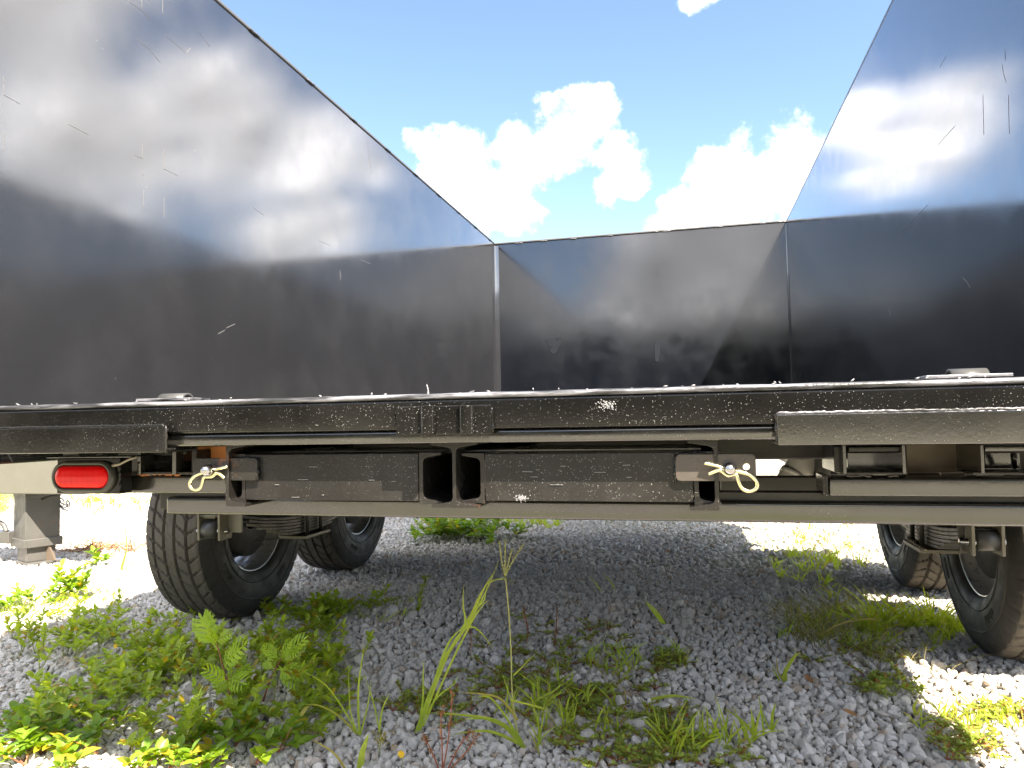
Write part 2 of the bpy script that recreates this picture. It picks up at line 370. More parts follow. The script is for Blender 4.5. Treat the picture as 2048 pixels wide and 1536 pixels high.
# ------------------------------------------------------------------ the trailer
XL, XR, YR, YF = -1.166, 0.554, 0.905, 4.367
TOP = CZ + 1.10
T = empty('dump_trailer', (-.33, .92, 0), 'black tandem axle dump trailer seen from its open rear end', 'trailer')
def wall_bm(xa, xb, inner):
    m = MB(); m.box((xa, YR, CZ - .06), (xb, YF, TOP)); return m
wl = wall_bm(XL - .05, XL, XL).build('side_wall', M['wall'], T, .004, 'sunlit left side wall reflecting white clouds')
wr = wall_bm(XR, XR + .05, XR).build('side_wall', M['wall'], T, .004, 'shaded right side wall reflecting blue sky')
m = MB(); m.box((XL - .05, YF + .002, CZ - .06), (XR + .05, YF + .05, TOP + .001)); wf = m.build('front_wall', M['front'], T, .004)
m = MB(); m.box((XL + .001, YR + .10, CZ + .008), (XR - .001, YF - .002, CZ + .026)); m.build('bed_floor', M['dull'], T)
def rail(x0, x1, y0, y1, par): 
    m = MB(); m.box((x0, y0, TOP + .0005), (x1, y1, TOP + .012)); return m.build('top_rail', M['rail'], par, .004)
rail(XL - .053, XL + .002, YR, YF - .01, wl); rail(XR + .001, XR + .053, YR, YF - .01, wr)
rail(XL - .05, XR + .05, YF - .004, YF + .054, wf)
for s, x in ((1, XL), (-1, XR)):              # folded corner seams of the front wall
    q_ = .024 if s > 0 else .007; m = MB(); m.prism([(x, YF - q_, CZ + .026), (x, YF + .001, CZ + .026), (x + s * q_, YF + .001, CZ + .026), (x + s * q_ * .6, YF - q_ * .45, CZ + .026)][::s], (0, 0, TOP - CZ - .035))
    m.build('corner_seam', M['wall'], wf, .003)
def bead(mb, pts, r, jit=.25):
    pts = [Vector(p) for p in pts]; out = []
    for a, b in zip(pts[:-1], pts[1:]):
        n = max(2, int((b - a).length / (r * 1.6)))
        for i in range(n): out.append(a.lerp(b, i / n))
    out.append(pts[-1])
    out = [p + Vector((random.uniform(-1, 1), random.uniform(-1, 1), random.uniform(-1, 1))) * r * jit for p in out]
    rs = [r * random.uniform(.75, 1.2) for _ in out]; rs[0] = rs[-1] = r * .3
    mb.tube(out, rs, 6)
marks_l = [[(285,288),(285,318)],[(268,309),(286,318)],[(328,298),(328,338),(355,351)],[(286,342),(286,352)],[(287,380),(286,414)],[(328,395),(328,436)],[(136,248),(178,270)],
           [(6,152),(8,190),(40,208)],[(6,265),(6,302)],[(272,76),(298,98),(320,125)],[(330,70),(345,82),(372,106),(381,96)],[(396,60),(408,78),(420,94)],[(505,414),(527,430)],[(640,482),(660,491)],[(722,520),(741,528)],
           [(255,0),(283,20),(300,40)],[(283,0),(284,16)],[(325,0),(325,26)],[(735,283),(742,345)],[(680,540),(681,560)],[(450,660),(436,668)],[(470,648),(452,656)]]
mb = MB()
for q in marks_l: bead(mb, [PX(a, b, XL - .0002) for a, b in q], .0008)
for k in range(70):
    p = Vector((XL - .0004, random.uniform(1.0, 4.2), CZ + random.uniform(.03, 1.05))); bead(mb, [p, p + Vector((0, random.uniform(-.004, .004), .003))], random.uniform(.0006, .0011))
tag(mb.build('weld_bead', M['ridge'], wl), kind='stuff')
marks_r = [[(2004,128),(2008,150),(2013,166)],[(2017,190),(2018,235),(2019,268)],[(1876,290),(1892,272),(1910,252)],[(1892,112),(1880,135)],[(1966,190),(1968,270)],[(1925,555),(1935,565),(1941,577)],[(1855,410),(1800,470)],[(1776,618),(1782,632)],[(2010,100),(2011,122)]]
mb = MB()
for q in marks_r: bead(mb, [PX(a, b, XR + .0002) for a, b in q], .0007)
tag(mb.build('weld_bead', M['ridge'], wr), kind='stuff')
mb = MB()
for a in (1030, 1080, 1140, 1215, 1310, 1325, 1430, 1520, 1556):
    p = P(a, 490 - (a - 992) * .0815, YF - .004); bead(mb, [p, p + Vector((random.uniform(.015, .05), 0, 0))], .0035)
tag(mb.build('weld_bead', M['edge'], wf), kind='stuff')
mb = MB()
for y in [1.75 + .31 * i for i in range(9)]:
    bead(mb, [(XL + .004, y, TOP + .002), (XL + .004, y + .05, TOP + .002)], .003)
tag(mb.build('stitch_weld', M['edge'], wl), kind='stuff')
def scuff(pts, par):
    m = MB(); q = []
    for i, (a, b) in enumerate(pts):
        p = P(a, b, YF - .0012); q.append(p)
    c = sum(q, Vector()) / len(q)
    m.add(q + [c], [(i, (i+1) % len(q), len(q)) for i in range(len(q))])
    m.build('scuff_mark', M['scuff'], par)
scuff([(1090,678),(1098,690),(1100,703),(1108,709),(1116,702),(1120,690),(1125,682),(1122,675)], wf)
scuff([(1309,690),(1310,722),(1317,724),(1320,705),(1321,684),(1314,680)], wf)
for x0 in (1055, 1500):                        # four stakes welded outside each side wall
    pass
for s, x in ((-1, XL - .05), (1, XR + .05)):
    for y in (YR + .03, 1.66, 2.3, 2.95, 3.6, 4.25):
        m = MB(); m.box((x + s * .001, y - .03, CZ - .05), (x + s * .06, y + .03, TOP - .01)); m.build('side_stake', M['frame'], wl if s < 0 else wr, .004)

# ---- rear sill
def zY(px, py, Y): return P(px, py, Y).z
YS = .92
zt = CZ + .0312; zb = CZ - .0105
m = MB(); m.box((-1.44, YS, zb), (.82, YS + .07, zt)); sill = m.build('rear_sill', M['frame'], T, .005)  # right end lengthened out of view to widen the shadow on the gravel
m = MB(); m.box((-1.44, YS + .008, CZ - .0290), (.82, YS + .075, zb - .0008)); m.build('sill_flange', M['beam'], sill, .004)
m = MB(); n = 150                              # ragged top edge with weld spatter, sun glints put into its colour
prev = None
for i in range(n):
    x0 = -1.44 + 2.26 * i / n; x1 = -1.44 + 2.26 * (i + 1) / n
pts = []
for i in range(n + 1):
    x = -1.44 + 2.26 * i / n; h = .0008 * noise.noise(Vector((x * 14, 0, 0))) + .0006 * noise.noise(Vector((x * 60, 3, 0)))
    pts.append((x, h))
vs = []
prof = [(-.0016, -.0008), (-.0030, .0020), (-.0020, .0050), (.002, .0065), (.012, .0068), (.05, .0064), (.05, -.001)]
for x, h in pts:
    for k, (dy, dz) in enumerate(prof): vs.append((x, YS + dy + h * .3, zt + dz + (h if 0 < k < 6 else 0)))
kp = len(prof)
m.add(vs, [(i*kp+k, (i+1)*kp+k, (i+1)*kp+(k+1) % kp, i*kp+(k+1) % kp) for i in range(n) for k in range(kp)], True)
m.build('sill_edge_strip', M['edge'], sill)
mb = MB()
for k in range(40):
    x = random.uniform(-1.1, .5); p = Vector((x, YS + random.uniform(-.003, .02), zt + .007)); r = random.uniform(.0005, .0015)
    bead(mb, [p, p + Vector((random.uniform(-.006, .006), 0, random.uniform(0, .004)))], r)
for (px, py) in ((856, 786), (855, 780)):
    p = P(px, py + 12, YS + .01); mb.tube([p, p + Vector((.001, 0, .009)), p + Vector((-.001, 0, .016))], [.0014, .0008, .0004], 5)
for k in range(70):
    p = P(1214 + random.gauss(0, 8), 812 + random.gauss(0, 5), YS); bead(mb, [p, p + Vector((.001, 0, .001))], random.uniform(.0006, .0016))
for k in range(90):
    p = P(1042 + random.gauss(0, 6), 997 + random.gauss(0, 3), .945); bead(mb, [p, p + Vector((.001, 0, .001))], random.uniform(.0005, .001))
tag(mb.build('weld_spatter', M['spat'], sill), kind='stuff')
# latch plate with two half round lugs
a = P(795, 812, YS); b = P(985, 868, YS)
m = MB(); m.box((a.x, YS - .006, b.z), (b.x, YS - .0005, a.z - .001)); lp = m.build('latch_plate', M['frame'], sill, .0015)
for px in (857, 934):
    c = P(px, 840, YS - .006); z0 = P(px, 867, YS).z; z1 = P(px, 808, YS).z
    m = MB(); vs = []
    m.prism([(c.x + .0115 * math.cos(t), YS - .006 - .0115 * math.sin(t), z0) for t in [math.pi * k / 10 for k in range(11)]], (0, 0, z1 - z0 - .002))
    m.build('lug', M['frame'], lp, .0008)
mb = MB()
for px in (797, 980, 985):
    bead(mb, [P(px, 812, YS - .003), P(px, 866, YS - .003)], .0024, .5)
for px in (869, 948): bead(mb, [P(px, 812, YS - .007), P(px, 866, YS - .007)], .0018, .6)
bead(mb, [P(835, 869, YS - .004), P(945, 868, YS - .004)], .0016, .5)
tag(mb.build('weld_bead', M['frame'], lp), kind='stuff')
# half pipe hinge barrels standing on the sill
for (p0, p1, py0, py1) in ((322, 372, 799, 789), (1900, 1975, 760, 743)):
    A = P(p0, py0, YS + .03); B = P(p1, py0 - 2, YS + .03); r = abs(P(p0, py0, YS + .03).z - P(p0, py1, YS + .03).z)
    m = MB(); n = 14; c = Vector((0, YS + .035, zt + .004)); vs = []
    r = .0155
    for x in (A.x, B.x):
        for k in range(n + 1):
            t = math.pi * (-.12 + 1.24 * k / n); vs.append((x, c.y - r * math.cos(t), c.z + r * math.sin(t)))
        for k in range(n + 1):
            t = math.pi * (-.12 + 1.24 * k / n); vs.append((x, c.y - (r - .0035) * math.cos(t), c.z + (r - .0035) * math.sin(t)))
    q = 2 * n + 2
    fs = []
    for k in range(n):
        fs += [(k, k+1, q+k+1, q+k), (n+1+k, q+n+1+k, q+n+2+k, n+2+k), (k, n+1+k, n+2+k, k+1), (q+k, q+k+1, q+n+2+k, q+n+1+k)]
    m.add(vs, fs, True); hb = m.build('hinge_barrel', M['bracket'], sill)
    m = MB(); m.box((A.x - .03, YS + .012, zt + .0078), (B.x + .02, YS + .06, zt + .0118)); m.build('hinge_pad', M['edge'], hb, .001)
# bumper angles welded low on the sill
YA = .906
def angle(px0, px1, pyt, pyb, x_end, side):
    a = P(px0, pyt, YA); b = P(px0, pyb, YA); z1, z0 = a.z, b.z
    xe = a.x
    m = MB(); m.box((min(xe, x_end), YA, z0), (max(xe, x_end), YA + .006, z1)); 
    m.box((min(xe, x_end) + .0005, YA + .0055, z0 + .0004), (max(xe, x_end) - .0005, YA + .07, z0 + .006))
    o = m.build('bumper_angle', M['frame'] if side < 0 else M['beam'], T, .0025)
    mb = MB(); bead(mb, [(xe, YA + .001, z1 + .0005), (x_end, YA + .001, z1 + .0005)], .0018, .3)
    tag(mb.build('weld_bead', M['edge'] if side > 0 else M['frame'], o), kind='stuff')
    mb = MB(); bead(mb, [(xe, YA + .004, z1), (xe, YA + .004, z0)], .0022, .5); tag(mb.build('weld_bead', M['frame_rust'], o), kind='stuff')
angle(328, 0, 850, 905, -1.44, -1)
angle(1553, 2048, 827, 891, .82, 1)  # stretched out of view like the sill, for the wider shadow

# ---- ramp slots: centre I beam and the outer channels
YI, YE = .95, 3.2
ix = P(908, 950, YI).x; iz1 = P(908, 884, YI).z; iz0 = P(908, 1016, YI).z
def ibeam(cx, z0, z1, hw, tw, tf, Y0, Y1, half=0):
    r = .006; pts = []
    def q(sx, sz):                              # one quarter, from flange tip to web, with the tapered flange and its fillet
        zz = z1 if sz > 0 else z0; s = -1 if sz > 0 else 1
        return [(cx + sx * hw, zz), (cx + sx * hw, zz + s * tf * .62), (cx + sx * (tw + r), zz + s * tf * 1.25), (cx + sx * (tw + r * .3), zz + s * (tf * 1.25 + r * .35)), (cx + sx * tw, zz + s * (tf * 1.25 + r * 1.1))]
    m = MB()
    if half == 0: o = q(1, -1) + q(1, 1)[::-1] + q(-1, 1) + q(-1, -1)[::-1]
    else:
        o = q(half, -1) + q(half, 1)[::-1] + [(cx - half * tw, z1), (cx - half * tw, z0)]
    # drop doubled tips
    m.prism([(x, Y0, z) for x, z in o], (0, Y1 - Y0, 0)); return m
fw = (P(955, 890, YI).x - P(862, 890, YI).x) / 2
slot = ibeam(ix, iz0, iz1, fw, .0025, .006, YI, YE).build('slot_beam', M['frame_rust'], T, .0008)
xl = P(451, 950, YI).x; xr = P(1437, 950, YI).x
ibeam(xl + .0025, P(455, 1013, YI).z, P(455, 887, YI).z, .030, .0025, .0065, YI, YE, 1).build('slot_channel', M['frame_rust'], T, .0008)
ibeam(xr - .0025, P(1437, 1022, YI).z, P(1437, 879, YI).z, .034, .0025, .0065, YI, YE, -1).build('slot_channel', M['frame_rust'], T, .0008)
# thin slats of the chassis seen edge on above the ramps
for i, (Y, py) in enumerate(((1.25, 899), (1.55, 893), (1.0, 905.5))):
    a = P(600, py, Y); 
    m = MB(); m.box((xl + .02, Y, a.z - .0016), (xr - .02, Y + .05, a.z + .0016)); m.build('cross_strip', M['beam'], T)
# rear lower tube
YT = 1.15
a = P(331, 1000, YT); zt0 = P(700, 1034, YT).z; zt1 = P(1500, 1003, YT).z
m = MB(); m.box((a.x, YT, zt0), (.78, YT + .05, zt1)); m.build('cross_tube', M['beam'], T, .006)
m = MB(); m.box((a.x + .01, YT + .012, zt1 + .0005), (.78, YT + .048, zt1 + .012)); m.build('tube_spacer', M['dull'], T)
# chassis rails, cross members and what shows under the bed
for x in (-.98, .33):
    m = MB(); m.box((x - .03, 1.22, CZ - .16), (x + .03, 4.3, CZ - .03)); m.build('chassis_rail', M['dull'], T, .003)
for y in (1.32, 1.75, 2.35, 2.95, 3.55, 4.15):
    m = MB(); m.box((-1.19, y, CZ - .075), (.57, y + .05, CZ + .0075)); m.build('cross_member', M['dull'], T, .003)
m = MB(); m.box((P(1442, 975, 1.5).x, 1.5, P(1550, 1004, 1.5).z), (P(1662, 975, 1.5).x, 1.53, P(1550, 953, 1.5).z)); m.build('cross_plate', M['dull'], T, .003)
c0 = P(1558, 1000, 2.0); c1 = P(1638, 880, 2.05)
m = MB(); dv = (c1 - c0).normalized(); m.tube([c0 - dv * .01, c0, c1, c1 + dv * .05], .037, 28); hc = m.build('hydraulic_cylinder', M['chrome'], T)
m = MB(); m.tube([c0.lerp(c1, .35), c0.lerp(c1, .42)], .040, 28); m.build('cylinder_band', M['rim'], hc)
# ---- tail lamp beams, pockets and lugs
YB = 1.14
def bx(px0, px1, py0, py1, Y, dY, name, mat, par=T, bev=.002, lab=None):
    xm = (px0 + px1) / 2; ym = (py0 + py1) / 2
    m = MB(); m.box((P(px0, ym, Y).x, Y, P(xm, py1, Y).z), (P(px1, ym, Y).x, Y + dY, P(xm, py0, Y).z)); return m.build(name, mat, par, bev, lab)
bl = bx(236, 452, 951, 987, YB, .05, 'lamp_beam', M['beam'], bev=.005)
br = bx(1657, 2300, 955.5, 995, YB, .05, 'lamp_beam', M['beam'], bev=.005)
bx(1645, 1656.5, 950, 992, YB - .002, .055, 'end_cap', M['frame'], br, .001)
mb = MB()
for (p0, p1, py) in ((275, 300, 949), (330, 362, 949), (300, 365, 947.5)): bead(mb, [P(p0, py, YB - .002), P(p1, py, YB - .002)], .0022, .6)
tag(mb.build('rusty_weld', M['rust'], bl), kind='stuff')
mb = MB()
for (p0, p1, py) in ((1690, 1745, 951), (1775, 1800, 951), (1950, 2010, 948)): bead(mb, [P(p0, py, YB - .002), P(p1, py, YB - .002)], .0022, .6)
tag(mb.build('rusty_weld', M['frame_rust'], br), kind='stuff')
m = MB(); p = P(2036, 999, YB - .002); bead(mb, [p, p + Vector((.006, 0, -.004))], .004)
# left pocket
bx(274, 281, 905, 949, YB - .02, .11, 'hinge_lug', M['beam'], bl, .0008)
bx(344, 352, 903, 949, YB - .02, .11, 'hinge_lug', M['beam'], bl, .0008)
bx(383, 393, 900, 950, YB - .01, .11, 'hinge_lug', M['frame'], bl, .0008)
bx(240, 392, 944, 949, YB - .015, .06, 'pocket_floor', M['frame_rust'], bl, .0008)
bx(236, 400, 896, 946, YB + .12, .01, 'pocket_back', M['dull'], bl, .0)
bx(395, 455, 893, 921, YB + .03, .006, 'rusty_gusset', M['rust'], bl, .0)
m = MB(); c = P(320, 937, YB + .05); m.tube([c, c + Vector((0, -.05, 0))], .0035, 10); m.build('bolt', M['pin'], bl)
m = MB(); c = P(323, 905, YB + .02); m.tube([P(290, 903, YB), P(330, 908, YB + .02), P(372, 905, YB)], .003, 8); m.build('lamp_wire', M['dull'], bl)
# right pocket
for px in (1689, 1808, 1965):
    bx(px - 3.5, px + 3.5, 890, 947, YB - .025, .12, 'hinge_lug', M['beam'], br, .0008)
bx(1668, 1684, 893, 945, YB - .01, .1, 'hinge_lug', M['frame'], br, .0008)
bx(1697, 1800, 894, 903, YB - .015, .05, 'pocket_lip', M['frame_rust'], br, .001)
bx(1970, 2200, 892, 902, YB - .015, .05, 'pocket_lip', M['beam'], br, .001)
bx(1695, 1790, 905, 936, YB + .06, .008, 'pocket_plate', M['beam'], br, .001)
bx(1813, 1933, 888, 946, YB + .07, .008, 'pocket_plate', M['brown'], br, .001)
bx(1970, 2040, 905, 938, YB + .07, .008, 'pocket_plate', M['beam'], br, .001)
bx(1660, 2200, 880, 948, YB + .14, .01, 'pocket_back', M['dull'], br, 0)
bx(1680, 1815, 944.5, 949, YB - .015, .06, 'pocket_floor', M['frame_rust'], br, .0008)
bx(1945, 2200, 944, 949, YB - .015, .06, 'pocket_floor', M['frame_rust'], br, .0008)
m = MB(); c = P(2027, 908, YB + .02); m.tube([c, P(2030, 935, YB + .03)], .004, 8); m.build('bolt', M['frame_rust'], br)

# ---- oval tail lamp in its bracket
YL = 1.10
L0 = P(114, 916, YL); L1 = P(240, 988, YL)
m = MB(); m.box((L0.x, YL, L1.z), (L1.x - .0005, YL + .03, L0.z)); tl = m.build('tail_lamp', M['frame'], T, .002, 'red oval tail lamp in a black bracket')
m = MB(); m.box((L0.x - .012, YL - .012, L0.z + .0005), (P(272, 915, YL).x, YL + .035, L0.z + .003)); m.build('bracket_lip', M['beam'], tl, .0008)
def stadium(cx, cz, hw, hh, n=14):
    out = []
    for k in range(n + 1): t = -math.pi / 2 + math.pi * k / n; out.append((cx + hw - hh + hh * math.cos(t), cz + hh * math.sin(t)))
    for k in range(n + 1): t = math.pi / 2 + math.pi * k / n; out.append((cx - hw + hh + hh * math.cos(t), cz + hh * math.sin(t)))
    return out
lc = P(170.5, 953, YL); lw = (P(224, 953, YL).x - P(117, 953, YL).x) / 2; lh = (P(170, 931, YL).z - P(170, 976, YL).z) / 2
def dome(mb, cx, cz, rings, smooth=True):     # rings of (half width, half height, y)
    n = len(stadium(0, 0, 2, 1)); vs = []
    for hw, hh, y in rings: vs += [(x, y, z) for x, z in stadium(cx, cz, hw, hh)]
    fs = [(r*n + k, r*n + (k+1) % n, (r+1)*n + (k+1) % n, (r+1)*n + k) for r in range(len(rings)-1) for k in range(n)]
    fs.append(tuple((len(rings)-1)*n + k for k in range(n))); mb.add(vs, fs, smooth)
m = MB(); dome(m, lc.x, lc.z, [(lw + .0085, lh + .0085, YL), (lw + .0085, lh + .0085, YL - .005), (lw + .0060, lh + .0060, YL - .010), (lw + .0015, lh + .0015, YL - .0105), (lw + .0005, lh + .0005, YL - .008), (lw, lh, YL - .004)]); m.build('gasket', M['gasket'], tl)
m = MB(); dome(m, lc.x, lc.z, [(lw, lh, YL - .003), (lw - .0005, lh - .0005, YL - .009), (lw - .004, lh - .004, YL - .012), (lw - .010, lh - .012, YL - .0135)]); m.build('lens', M['lens'], tl)
m = MB(); c = P(200, 912, YL + .01); m.lathe([(0, .001), (.001, .007), (.004, .006), (.005, .0005)], (0, 0, 0), 16)
m.v = [(c.x + y, c.y + z * 0 + (z), c.z + x) for x, y, z in m.v]; m.build('bolt', M['pin'], tl)
m = MB(); m.tube([P(226, 931, YL - .004), P(232, 930, YL - .006), P(240, 928, YL - .006), P(258, 919, YL - .004), P(274, 914, YL)], [.003, .0025, .002, .002, .002], 8); m.build('lamp_wire', M['wire'], tl)
m = MB(); bead(m, [P(240, 925, YL - .001), P(240, 987, YL - .001)], .002, .5); m.build('weld_bead', M['frame'], tl)
bx(126, 155, 905, 914, YL + .012, .004, 'reflector_tape', M['label'], tl, 0)

# ---- running gear
TR, TW = .331, .222
prof = []
hw = TW / 2
side = [(-hw + .022, .170), (-hw + .010, .176), (-hw + .003, .192), (-hw - .002, .22), (-hw - .003, .245), (-hw - .001, .268), (-hw + .003, .288), (-hw + .009, .305), (-hw + .016, .317), (-hw + .022, .323)]
grooves = [-.058, -.020, .020, .058]
tp = []
x = -hw + .028
while x <= hw - .0279:
    d = min(abs(x - g_) for g_ in grooves)
    crown = TR - .010 * (abs(x) / (hw - .02)) ** 2.4
    tp.append((x, crown - (.010 if d < .0038 else 0)))
    x += .0037
prof = side + tp + [(-a, b) for a, b in side[::-1]]
def tyre_mesh():
    n = 480; m = len(prof); vs = []; NS = 44
    for k in range(n):
        th = 2 * math.pi * k / n
        for (x, r) in prof:
            if r > .30:
                a = abs(x)
                ph = th * NS / (2 * math.pi) + (x / .05 if a < .062 else abs(x) / .06) * .9 + (.5 if x > 0 else 0)
                fr = ph - math.floor(ph)
                if a > .022 and fr < .13: r = r - .008 * (1 if a < hw - .02 else .7)
                elif a <= .022 and fr < .08: r -= .003
            vs.append((x, r * math.sin(th), r * math.cos(th)))
    fs = [(k*m + i, ((k+1) % n)*m + i, ((k+1) % n)*m + i + 1, k*m + i + 1) for k in range(n) for i in range(m - 1)]
    me = bpy.data.meshes.new('tyre'); me.from_pydata(vs, [], fs); me.materials.append(M['rubber']); me.materials.append(M['tread'])
    me.polygons.foreach_set('use_smooth', [True] * len(fs))
    mi = [1 if (len(side) - 2) <= f % (m - 1) <= len(side) + len(tp) - 1 else 0 for f in range(len(fs))]
    me.polygons.foreach_set('material_index', mi); me.update(); me.set_sharp_from_angle(angle=R(50)); return me
TYRE = tyre_mesh()
rimp = [(-.090, .168), (-.096, .186), (-.094, .196), (-.088, .197), (-.084, .186), (-.074, .181), (-.050, .178), (-.040, .168), (.010, .164), (.020, .172), (.05, .176), (.074, .181), (.086, .196), (.094, .194)]
mr_ = MB(); mr_.lathe(rimp, (0, 0, 0), 64)
# disc with hand holes: ring segments between the holes
n = 72; vs = []; fs = []
for k in range(n):
    a = 2 * math.pi * k / n
    for (x, r) in ((.052, .066), (.060, .095), (.050, .150), (.044, .166)): vs.append((x, r * math.sin(a), r * math.cos(a)))
for k in range(n):
    hole = (k % 9) < 4
    for i in range(3):
        if i == 1 and hole: continue
        fs.append((k*4 + i, ((k+1) % n)*4 + i, ((k+1) % n)*4 + i + 1, k*4 + i + 1))
mr_.add(vs, fs, True)
RIM = mr_.mesh('rim', M['rim'])
md = MB(); md.lathe([(-.072, .028), (-.070, .115), (-.064, .122), (-.028, .122), (-.022, .126), (-.012, .126), (.0, .12), (.03, .118), (.035, .06), (.09, .055), (.095, .01)], (0, 0, 0), 48)
DRUM = md.mesh('brake_drum', M['drum'])
mt = MB()                                       # raised ring and moulded bars of the sidewall
mt.lathe([(-hw - .001, .262), (-hw - .0036, .2635), (-hw - .0036, .2655), (-hw - .0006, .267)], (0, 0, 0), 96)
mt.lathe([(-hw - .0005, .205), (-hw - .0025, .2065), (-hw - .0025, .2085), (-hw - .001, .210)], (0, 0, 0), 96)
for base in (2.45, 5.3, 1.2, 4.0):
    for j in range(9):
        a = base + j * .032; 
        for r0, r1 in ((.228, .243 if j % 3 else .25),):
            vs = []
            for (aa, rr_) in ((a, r0), (a + .012, r0), (a + .012, r1), (a, r1)):
                for x in (-hw - .0045, -hw - .001): vs.append((x, rr_ * math.sin(aa), rr_ * math.cos(aa)))
            mt.add(vs, [(0, 2, 4, 6), (0, 1, 3, 2), (2, 3, 5, 4), (4, 5, 7, 6), (6, 7, 1, 0)])
RING = mt.mesh('sidewall_moulding', M['rubber'])
WX = {-1: -1.600, 1: .852}; WY = (2.305, 3.125)
def child(name, me, parent, loc=(0, 0, 0), rz=0, rx=0):
    o = bpy.data.objects.new(name, me); COL.objects.link(o); o.parent = parent; o.location = loc; o.rotation_euler = (rx, 0, rz); return o
for s in (-1, 1):
    for i, y in enumerate(WY):
        # local -x is the inner face, so left wheels are turned round
        w = child('wheel', RIM, T, Vector((WX[s], y, TR)) - T.location, math.pi if s < 0 else 0)
        child('tyre', TYRE, w, rx=random.uniform(0, 6)); child('sidewall_moulding', RING, w, rx=.4 + i); child('brake_drum', DRUM, w)
for y in WY:
    m = MB(); m.tube([(WX[-1] + .06, y, TR), (WX[-1] + .25, y, TR + .055), (WX[1] - .25, y, TR + .055), (WX[1] - .06, y, TR)], .027, 20); m.build('axle', M['spring'], T)
SX = {-1: -1.315, 1: .645}
for s in (-1, 1):
    x = SX[s]
    # leaf springs under the axles
    for (y, ya, yb) in ((WY[0], 1.86, 2.70), (WY[1], 2.74, 3.55)):
        sp = None
        for lv in range(6):
            m = MB(); f = 1 - .13 * lv; pts = []; N_ = 14
            for k in range(N_ + 1):
                t = -1 + 2 * k / N_; yy = y + t * f * ((yb - ya) / 2 if True else 0); zz = TR + .026 - .010 * lv + .05 * (t * f) ** 2
                pts.append((yy, zz))
            vs = []
            for yy, zz in pts: vs += [(x - .024, yy, zz - .0045), (x + .024, yy, zz - .0045), (x + .024, yy, zz + .0045), (x - .024, yy, zz + .0045)]
            fs = [(a*4 + j, a*4 + (j+1) % 4, (a+1)*4 + (j+1) % 4, (a+1)*4 + j) for a in range(N_) for j in range(4)] + [(3, 2, 1, 0), tuple(N_*4 + j for j in range(4))]
            m.add(vs, fs)
            if sp is None: sp = m.build('leaf_spring', M['spring'], T, .001)
            else: m.build('spring_leaf', M['spring'], sp, .001)
        for dy in (-.045, .045):
            m = MB(); m.tube([(x - .034, y + dy, TR - .052), (x - .034, y + dy, TR + .09), (x + .034, y + dy, TR + .09), (x + .034, y + dy, TR - .052)], .0065, 10); m.build('u_bolt', M['spring'], sp)
        m = MB(); m.box((x - .05, y - .085, TR - .045), (x + .05, y + .085, TR - .035)); m.build('spring_plate', M['hangar'], sp, .001)
    # rear spring hanger
    yh = 1.84; z0 = P(1975, 1112, yh).z if s > 0 else P(455, 1082, yh).z; z1 = CZ - .16
    if s > 0:
        xa = [P(1945, 1080, yh).x, P(2005, 1080, yh).x]; xb = [P(1957, 1080, yh).x, P(2001, 1080, yh).x]; dz = (P(1975, 1062, yh).z, P(1975, 1105, yh).z)
        xd = (P(1917, 1080, yh).x, P(1940, 1080, yh).x)
    else:
        xa = [P(399, 1060, yh).x, P(440, 1060, yh).x]; xb = [P(403, 1060, yh).x, P(428, 1060, yh).x]; dz = (P(415, 1043, yh).z, P(415, 1079, yh).z)
        xd = (P(443, 1060, yh).x, P(470, 1060, yh).x)
    h = None
    for xx in xa:
        m = MB(); m.prism([(xx - .0035, yh - .01, z1), (xx - .0035, yh + .07, z1), (xx - .0035, yh + .05, z0), (xx - .0035, yh - .005, z0)], (.007, 0, 0))
        o = m.build('spring_hanger' if h is None else 'hanger_plate', M['hangar'], T if h is None else h, .001)
        h = h or o
    cyl = (dz[0] - dz[1]) / 2; m = MB(); m.tube([(xb[0], yh + .02, (dz[0] + dz[1]) / 2), (xb[1], yh + .02, (dz[0] + dz[1]) / 2)], cyl, 24); m.build('spring_eye', M['bracket'], h)
    m = MB(); zc = dz[0] + .008; m.box((xb[0], yh + .005, zc), (xb[1], yh + .04, zc + .007)); m.build('spacer_bar', M['hangar'], h, .001)
    m = MB(); zc = P(1970, 1050, yh).z if s > 0 else P(420, 1032, yh).z; m.tube([(xa[0], yh, zc), (xa[1], yh, zc)], .0035, 10); m.build('hanger_bolt', M['hangar'], h)
    m = MB(); zlo = P(1930, 1108, yh + .02).z if s > 0 else P(455, 1066, yh + .02).z
    m.prism([(xd[0], yh + .03, z1), (xd[1], yh + .03, z1), (xd[1], yh + .03, zlo), (xd[0] if s < 0 else (xd[0] * .4 + xd[1] * .6), yh + .03, zlo)], (0, .008, 0)); m.build('hanger_plate', M['hangar'] if s < 0 else M['spring'], h, .001)
    m = MB(); zc = (dz[0] + dz[1]) / 2 - .004; m.tube([(xa[0] - .02, yh + .02, zc), (xa[1] + .012, yh + .02, zc)], .0075, 10); m.build('shackle_bolt', M['pin'], h)
